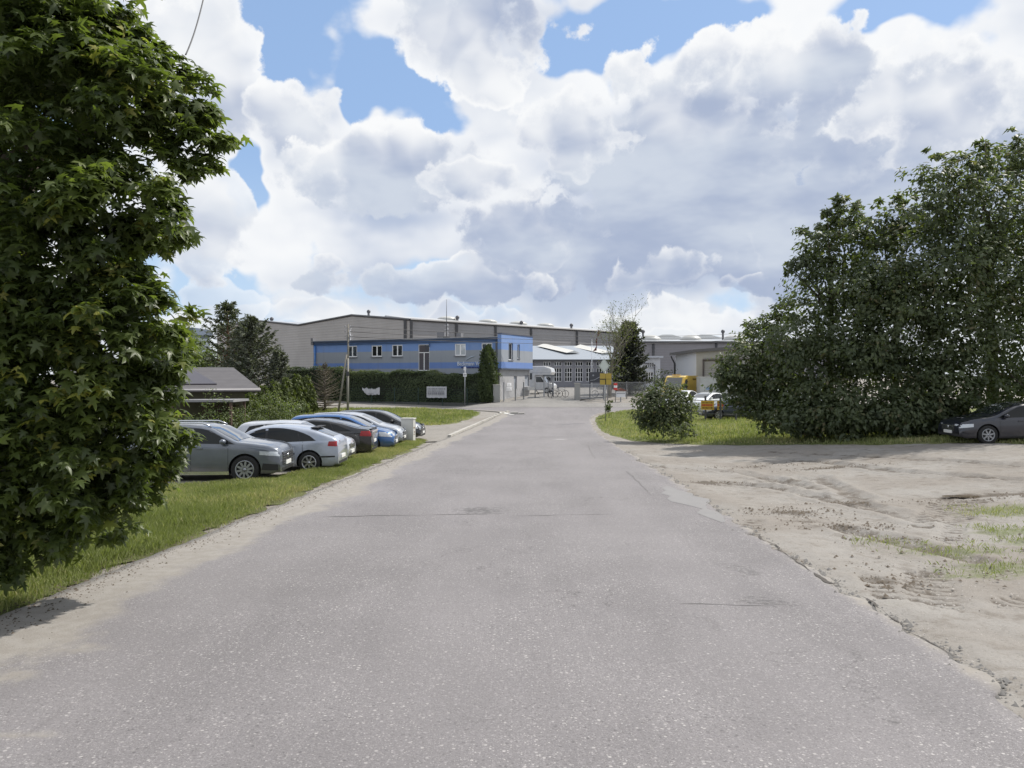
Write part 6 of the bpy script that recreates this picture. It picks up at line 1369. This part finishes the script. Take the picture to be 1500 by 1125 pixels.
c.front((.72, .84), .52, (.46, .80, .54), 5, .50, .30); c.rear((.85, 1.0), .4); c.rub_strip(-.95, 1.0, .47, .06, c.pt); c.rub_strip(-1., 1.0, .285, .09, CHROME, 'sill_trim')
c.both('bumper_intake', BLACKP, [(1.86, .36), (2.28, .34)], [(1.90, .54), (2.28, .50)], off=.006, nx=8, nz=2)
[MB().tube([(-1.6, sg*.62, 1.51), (-1.4, sg*.63, 1.60), (.2, sg*.64, 1.605), (.45, sg*.63, 1.51)], .022, 6).build('roof_rail', CHROME, c.root) for sg in (-1, 1)]
HAT = [(-2.09, .80), (-2.07, .96), (-1.99, 1.05), (-1.82, 1.12), (-1.35, 1.30), (-1.1, 1.355), (-.75, 1.41), (-.35, 1.44), (-.05, 1.437), (.25, 1.40), (.6, 1.29), (1.12, .99), (1.25, .945), (1.7, .86), (1.95, .77), (2.06, .66), (2.09, .58)]
c = Car('parked_car', 'silver rounded hatchback showing its red rear lamp, second from the maple', 4.18, 1.74, HAT, [(-2.1, .99), (-1.2, .95), (.3, .89), (1.2, .86), (2.1, .8)], (-7.36, 24.0), math.radians(180), paint('silver_paint', (.38, .42, .50), .22, .28), .325, (1.26, -1.25), .2, group=PG, spokes=7, tail=.76, tum=.36, plan=5., rnd=.75)
c.glasshouse([(-1.40, -1.22, -.98, -.90), (-.93, -.86, .02, .02), (.10, .10, 1.02, .36)], (.33, 1.10), (-1.90, -1.38)); c.seams((-1.05, .06, .98)); c.handles((-.72, .30)); c.mirror(.80)
c.front((.58, .72), .4); c.rear((.80, .96), .30, .47); c.rub_strip(-2.0, -1.55, .50, .045); MB().box(-1.42, -1.22, -.55, .55, 1.345, 1.372, bev=.01).build('spoiler', BLACKP, c.root)
GOLF = [(-2.0, .85), (-1.98, 1.0), (-1.85, 1.12), (-1.62, 1.38), (-1.4, 1.42), (-.5, 1.45), (0, 1.44), (.3, 1.39), (1.05, .99), (1.2, .94), (1.7, .86), (1.93, .76), (2.0, .62)]
c = Car('parked_car', 'pale silver hatchback, mostly hidden behind the rounded silver one', 4.0, 1.72, GOLF, [(-2, .93), (1.2, .88), (2, .8)], (-7.55, 26.7), math.radians(1), paint('pale_silver_paint', (.50, .52, .56), .2, .3), .31, (1.24, -1.22), .2, group=PG)
c.glasshouse([(-1.5, -1.3, -.9, -.85), (-.82, -.8, .05, .05), (.12, .12, 1.0, .36)], (.34, 1.03), (-1.85, -1.63)); c.seams((-.86, .08, .95)); c.handles((-.66, .3)); c.mirror(.78); c.front((.55, .72), .28, (.52, .66, .45), 3, .40); c.rear((.72, .95), .2)
SPB = [(-2.3, .92), (-2.27, 1.03), (-2.1, 1.08), (-1.75, 1.12), (-1.2, 1.28), (-.6, 1.40), (-.1, 1.43), (.25, 1.40), (.6, 1.30), (1.2, 1.0), (1.4, .95), (1.9, .86), (2.2, .76), (2.3, .62)]
c = Car('parked_car', 'black liftback with dark windows and red rear lamp, fourth from the maple', 4.6, 1.80, SPB, [(-2.3, .98), (-1.2, .97), (.4, .92), (1.3, .88), (2.3, .8)], (-7.55, 29.4), math.radians(181), paint('black_paint', (.016, .016, .018), .2, .25), .325, (1.36, -1.35), .2, group=PG)
c.glasshouse([(-1.55, -1.0, -.95, -.80), (-.9, -.75, .08, .08), (.15, .15, 1.12, .40)], (.36, 1.18), (-1.78, -1.0)); c.seams((-.9, .12, 1.05)); c.handles((-.7, .32)); c.mirror(.86); c.front(); c.rear((.80, 1.0), .42, .60); MB().box(-2.29, -2.20, -.7, .7, 1.035, 1.07, bev=.012).build('spoiler', BLACKP, c.root); MB().box(-2.325, -2.29, -.66, .66, .93, .99, bev=.01).build('lamp_bar', M('pale_lamp', (.45, .42, .42), .2), c.root)
WAG = [(-2.25, .9), (-2.23, 1.05), (-2.1, 1.18), (-1.9, 1.42), (-1.7, 1.47), (-.6, 1.52), (-.1, 1.51), (.3, 1.45), (.7, 1.30), (1.25, 1.02), (1.4, .97), (1.85, .88), (2.12, .78), (2.25, .62)]
WB = [(-2.3, 1.0), (0, .96), (1.3, .90), (2.3, .82)]
c = Car('parked_car', 'blue estate car facing the road, between the black liftback and a pale car', 4.5, 1.78, WAG, WB, (-7.1, 32.2), math.radians(1), paint('blue_paint', (.03, .12, .33), .4, .28), .32, (1.34, -1.3), .2, group=PG)
c.glasshouse([(-1.98, -1.75, -1.05, -1.0), (-.98, -.95, .05, .05), (.12, .12, 1.15, .48)], (.42, 1.23), (-2.12, -1.9)); c.seams((-1., .08, 1.05)); c.handles((-.76, .3)); c.mirror(.9); c.front((.60, .80), .60, (.48, .62, .4), 3, .40); c.rear((.8, 1.1), .2)
c = Car('parked_car', 'pale silver estate car showing windscreen and bonnet behind the blue one', 4.5, 1.78, WAG, WB, (-7.15, 35.1), math.radians(0), paint('grey_silver_paint', (.46, .48, .52), .25, .3), .32, (1.34, -1.3), .2, group=PG)
c.glasshouse([(-1.98, -1.75, -1.05, -1.0), (-.98, -.95, .05, .05), (.12, .12, 1.15, .48)], (.42, 1.23), (-2.12, -1.9)); c.seams((-1., .08, 1.05)); c.handles((-.76, .3)); c.mirror(.9); c.front((.60, .78), .4, (.48, .66, .5), 4, .40); c.rear()
c = Car('parked_car', 'black estate car with a large front grille, last of the row behind the cabinet', 4.6, 1.82, WAG, WB, (-6.75, 38.7), math.radians(-3), paint('deep_black_paint', (.014, .015, .018), .3, .25), .33, (1.38, -1.32), .2, group=PG)
c.glasshouse([(-1.98, -1.75, -1.05, -1.0), (-.98, -.95, .05, .05), (.12, .12, 1.15, .48)], (.42, 1.23), (-2.12, -1.9)); c.seams((-1., .08, 1.05)); c.handles((-.76, .3)); c.mirror(.9, BLACKP); c.front((.62, .80), .45, (.40, .72, .42), 4, .42, .24); c.rear()
SED = [(-2.3, .86), (-2.27, 1.0), (-2.0, 1.06), (-1.6, 1.10), (-1.1, 1.34), (-.6, 1.42), (-.1, 1.43), (.25, 1.39), (.6, 1.28), (1.15, 1.0), (1.35, .95), (1.9, .87), (2.2, .76), (2.3, .6)]
SB = [(-2.3, .97), (0, .93), (1.3, .88), (2.3, .8)]
def sedan(label, xy, h, pt, rimm=None, **k):
    c = Car('car', label, 4.6, 1.8, SED, SB, xy, h, pt, .325, (1.4, -1.35), .2, rimm=rimm, **k)
    c.glasshouse([(-1.35, -1.0, -.95, -.85), (-.88, -.8, .05, .05), (.12, .12, 1.05, .40)], (.38, 1.13), (-1.6, -1.06)); c.seams((-.9, .08, 1.0)); c.handles((-.66, .3)); c.mirror(.82); c.front(); c.rear((.72, .95), .35, .6); return c
gx, gy = ground_at(1383, 641)
nv = sedan('dark navy saloon driving along under the trees at the right edge', (gx + 1.3, 27.4), math.radians(178), paint('navy_paint', (.008, .010, .022), .1, .35), RIMD); nv.root.location.z = gz(gx+1.3, 27.4)-.05
ox, oy, _ = P(1036, 580, 62); sedan('white saloon facing the grass behind the yellow banner', (ox, oy), math.radians(222), paint('white_paint', (.72, .73, .74), 0, .35)).root.location.z = P(0, 601, 62)[2]
ox, oy, _ = P(1000, 575, 66); sedan('white car half hidden behind the loose shrub, left of the banner', (ox, oy), math.radians(238), bpy.data.materials['white_paint']).root.location.z = P(0, 596, 66)[2]
ox, oy, _ = P(1075, 590, 52); sedan('dark blue car with pale bonnet, parked behind the right trees', (ox, oy), math.radians(186), paint('dark_blue_paint', (.03, .04, .07), .3)).root.location.z = P(0, 614, 52)[2]

def van_body(name, label, L, W_, H_, col, loc, rz, wind, cab=.95, nose_h=1.15, roofcol=None):
    """panel van or camper shell: side profile extruded, bevelled edges"""
    root = thing(name, label, 'van', loc, rz); pr = [(-L/2, .35), (L/2-.05, .35), (L/2, .55), (L/2-.03, nose_h-.1), (L/2-.55, nose_h+.08), (L/2-cab-.35, H_-.12), (L/2-cab-.7, H_), (-L/2+.12, H_), (-L/2, H_-.15)]
    bm = bmesh.new(); a = [bm.verts.new((x, -W_/2, z)) for x, z in pr]; b2 = [bm.verts.new((x, W_/2, z)) for x, z in pr]; n = len(pr)
    bm.faces.new(a); bm.faces.new(b2[::-1]); [bm.faces.new((a[i], b2[i], b2[(i+1) % n], a[(i+1) % n])) for i in range(n)]
    bmesh.ops.recalc_face_normals(bm, faces=bm.faces[:]); bmesh.ops.bevel(bm, geom=bm.edges[:], offset=.07, segments=3, profile=.6, affect='EDGES')
    me = bpy.data.meshes.new('body'); bm.to_mesh(me); bm.free(); me.materials.append(col); [setattr(p, 'use_smooth', True) for p in me.polygons]; me.set_sharp_from_angle(angle=.6); link(bpy.data.objects.new('body', me), root)
    q = MB(); x0, z0, x1, z1 = L/2-.62, nose_h+.19, L/2-cab-.30, H_-.20; dx, dz = (z1-z0), (x0-x1); l = math.hypot(dx, dz); ox, oz = dx/l*.02, dz/l*.02
    q.add([(x0+ox, -W_/2+.13, z0+oz), (x0+ox, W_/2-.13, z0+oz), (x1+ox, W_/2-.2, z1+oz), (x1+ox, -W_/2+.2, z1+oz)], [(0, 1, 2, 3)]); q.build('windscreen', CGLASS, root)
    for sg in (-1, 1):
        y = sg*(W_/2+.006); q = MB(); q.add([(L/2-.95, y, nose_h+.12), (L/2-cab-.9, y, nose_h+.12), (L/2-cab-.9, y, H_-.35), (L/2-cab-.50, y, H_-.35)], [(0, 1, 2, 3)]); q.build('side_window', CGLASS, root)
        q = MB(); q.box(L/2-.03, L/2+.015, sg*(W_/2-.42), sg*(W_/2-.1), .72, .95, bev=.02); q.build('headlight', LAMPC, root)
    MB().box(L/2-.02, L/2+.02, -.5, .5, .66, .92, bev=.01).build('grille', BLACKP, root); MB().box(L/2-.1, L/2+.06, -W_/2+.02, W_/2-.02, .34, .58, bev=.03).build('bumper', BLACKP, root)
    for wx in (L/2-.85, -L/2+.95):
        for sg in (-1, 1):
            w = MB().lathe([(0, -.1), (.33, -.1), (.35, -.06), (.35, .06), (.33, .1), (0, .1)], 24, 'y', (wx, sg*(W_/2-.09), .35)).build('wheel', RUB, root)
            MB().lathe([(0, sg*.105), (.21, sg*.104), (.22, sg*.09)], 20, 'y', (wx, sg*(W_/2-.09), .35)).build('rim', RIMM, w)
    return root
ox, oy, _ = P(997, 570, 74); YEL = paint('yellow_paint', (.60, .40, .05), 0, .4)
v = van_body('delivery_van', 'yellow high roofed van with black lettering and striped sills before the garage', 5.0, 1.95, 2.55, YEL, (ox, oy, P(0, 589, 74)[2]), math.radians(-127), True)
for sg in (1,):
    m = MB()
    for k in range(9): x = -2.3+.45*k; m.add([(x, sg*.982, .50), (x+.2, sg*.982, .50), (x+.28, sg*.982, .78), (x+.08, sg*.982, .78)], [(0, 1, 2, 3)])
    m.build('sill_stripes', BLACKP, v)
    text_mesh('lettering', 'AC', .8, BLACKP, v, Matrix.Translation((1.35, .984, 1.45)) @ Matrix.Rotation(PI, 4, 'Z') @ Matrix.Rotation(PI/2, 4, 'X') @ Matrix.Diagonal((.8, 1.1, 1, 1)), .003)
    m = MB(); m.box(-1.4, -.6, .979, .985, 2.12, 2.28); m.build('small_print', M('small_print_brown', (.16, .1, .02), .6), v)
MB().box(.9, 1.05, -.4, .4, 2.56, 2.66, bev=.03).build('beacon', M('beacon_orange', (.5, .3, .05), .3), v)
# camper seen past the office corner
ox, oy, _ = P(789, 560, 87); root = thing('camper', 'white camper with an overcab bulge parked past the office corner', 'camper', (ox, oy, .55), math.radians(-14)); s = 87/F; CW = paint('camper_white', (.58, .58, .58), 0, .4)
m = MB(); m.prism([(-3.6, .5), (-.2, .5), (-.2, 2.05), (1.55, 2.05), (1.75, 2.35), (1.6, 2.85), (.9, 3.1), (-3.6, 3.1)], 'y', -1.1, 1.1); b_ = m.build('living_box', CW, root); bv = b_.modifiers.new('soft', 'BEVEL'); bv.width = .1; bv.segments = 3
m = MB(); m.prism([(-.25, .4), (1.9, .4), (1.95, .9), (1.75, 1.15), (1.0, 1.3), (.5, 2.04), (-.25, 2.04)], 'y', -.95, .95); b_ = m.build('cab', CW, root); bv = b_.modifiers.new('soft', 'BEVEL'); bv.width = .08; bv.segments = 3
for sg in (-1, 1): MB().add([(-.1, sg*.958, 1.3), (.85, sg*.958, 1.3), (.45, sg*.958, 1.9), (-.1, sg*.958, 1.9)], [(0, 1, 2, 3)]).build('side_window', CGLASS, root)
MB().box(-1.2, -.5, -1.11, -1.102, 1.6, 2.3, bev=.003).build('side_window', CGLASS, root); MB().add([(1.02, -.8, 1.33), (1.02, .8, 1.33), (.54, .75, 2.0), (.54, -.75, 2.0)], [(0, 1, 2, 3)]).build('windscreen', CGLASS, root)
MB().box(-3.4, 1.5, -1.112, -1.102, 2.32, 2.37).build('pinstripe', M('stripe_grey', (.35, .36, .38), .5), root)
for wx in (1.15, -2.4):
    for sg in (-1, 1): w = MB().lathe([(0, -.1), (.34, -.1), (.35, .06), (.34, .1), (0, .1)], 20, 'y', (wx, sg*.98, .35)).build('wheel', RUB, root); MB().lathe([(0, sg*.104), (.2, sg*.103)], 16, 'y', (wx, sg*.98, .35)).build('rim', RIMM, w)
ox, oy, _ = P(1160, 590, 47); van_body('panel_van', 'white van glimpsed through the foliage left of the tree trunks', 4.6, 1.9, 2.1, bpy.data.materials['white_paint'], (ox, oy, P(0, 617, 47)[2]), math.radians(200), True)
ox, oy, _ = P(1043, 565, 71); root = thing('box_trailer', 'pale grey box trailer with a small blue plate beside the yellow van', 'trailer', (ox, oy, P(0, 592, 71)[2]), math.radians(-4)); MB().box(-1.25, 2.2, -1., 1., .5, 2.45, bev=.03).build('box', M('trailer_grey', (.42, .43, .42), .6, var=.08, dirt=(.25, .24, .22)), root)
MB().box(-1.3, 2.25, -1.04, 1.04, 2.452, 2.53, bev=.02).build('roof', M('trailer_roof', (.5, .5, .48), .6), root); MB().box(-.75, -.2, -1.012, -1.002, 1.35, 1.55).build('plate', M('plate_blue', (.2, .3, .5), .5), root); MB().box(-1.25, 2.2, -.6, .6, .38, .5).build('chassis', BLACKP, root)
for wx in (.2, 1.0):
    for sg in (-1, 1): MB().lathe([(0, -.09), (.30, -.09), (.31, .09), (0, .09)], 20, 'y', (wx, sg*.85, .30)).build('wheel', RUB, root)
# yellow banner on a low fence in front of the white cars
def banner_fence():
    a, b_ = P(1012, 0, 51), P(1078, 0, 49); L = math.hypot(b_[0]-a[0], b_[1]-a[1]); zb = gz(a[0], a[1])-.05; r = thing('rail_fence', 'low dark post fence behind the loose shrub, carrying the yellow banner', 'fence', (a[0], a[1], zb), math.atan2(b_[1]-a[1], b_[0]-a[0])); top = P(0, 587, 50)[2]-zb
    for i in range(4): MB().box(L*i/3-.05, L*i/3+.05, -.05, .05, -.2, top+.3).build('post', DMETAL, r)
    m = MB(); m.tube([(0, 0, top), (L, 0, top)], .025, 6); m.tube([(0, 0, top*.4), (L, 0, top*.4)], .025, 6); m.build('rail', DMETAL, r)
    for px0, px1, lab in ((1025.5, 1044.5, 'yellow banner with red and dark print on the low fence'), (1049, 1057, 'small yellow banner partly behind leaves, right of the larger one')):
        Yb = 50.2; x0, x1 = P(px0, 0, Yb)[0], P(px1, 0, Yb)[0]; z1, z0 = P(0, 587, Yb)[2], P(0, 600, Yb)[2]
        bn = thing('banner', lab, 'banner', ((x0+x1)/2, Yb-.25, z0), 0); w = (x1-x0)/2; h = z1-z0; MB().box(-w, w, 0, .02, 0, h).build('sheet', M('banner_yellow', (.60, .38, .05), .6, var=.1), bn)
        k = MB(); rr = random.Random(3); x = -w*.85
        while x < w*.8: ww = rr.uniform(.03, .07); k.box(x, x+ww, -.008, -.003, h*.12, h*.30); k.box(x, x+ww*.8, -.008, -.003, h*.72, h*.88); x += ww+.04
        k.build('lettering', M('print_brown', (.09, .05, .02), .6), bn)
        k = MB(); x = -w*.9
        while x < w*.8: ww = rr.uniform(.06, .12); k.box(x, x+ww, -.009, -.004, h*.40, h*.64); x += ww+.025
        k.build('red_print', M('print_red', (.45, .07, .03), .6), bn)
banner_fence()
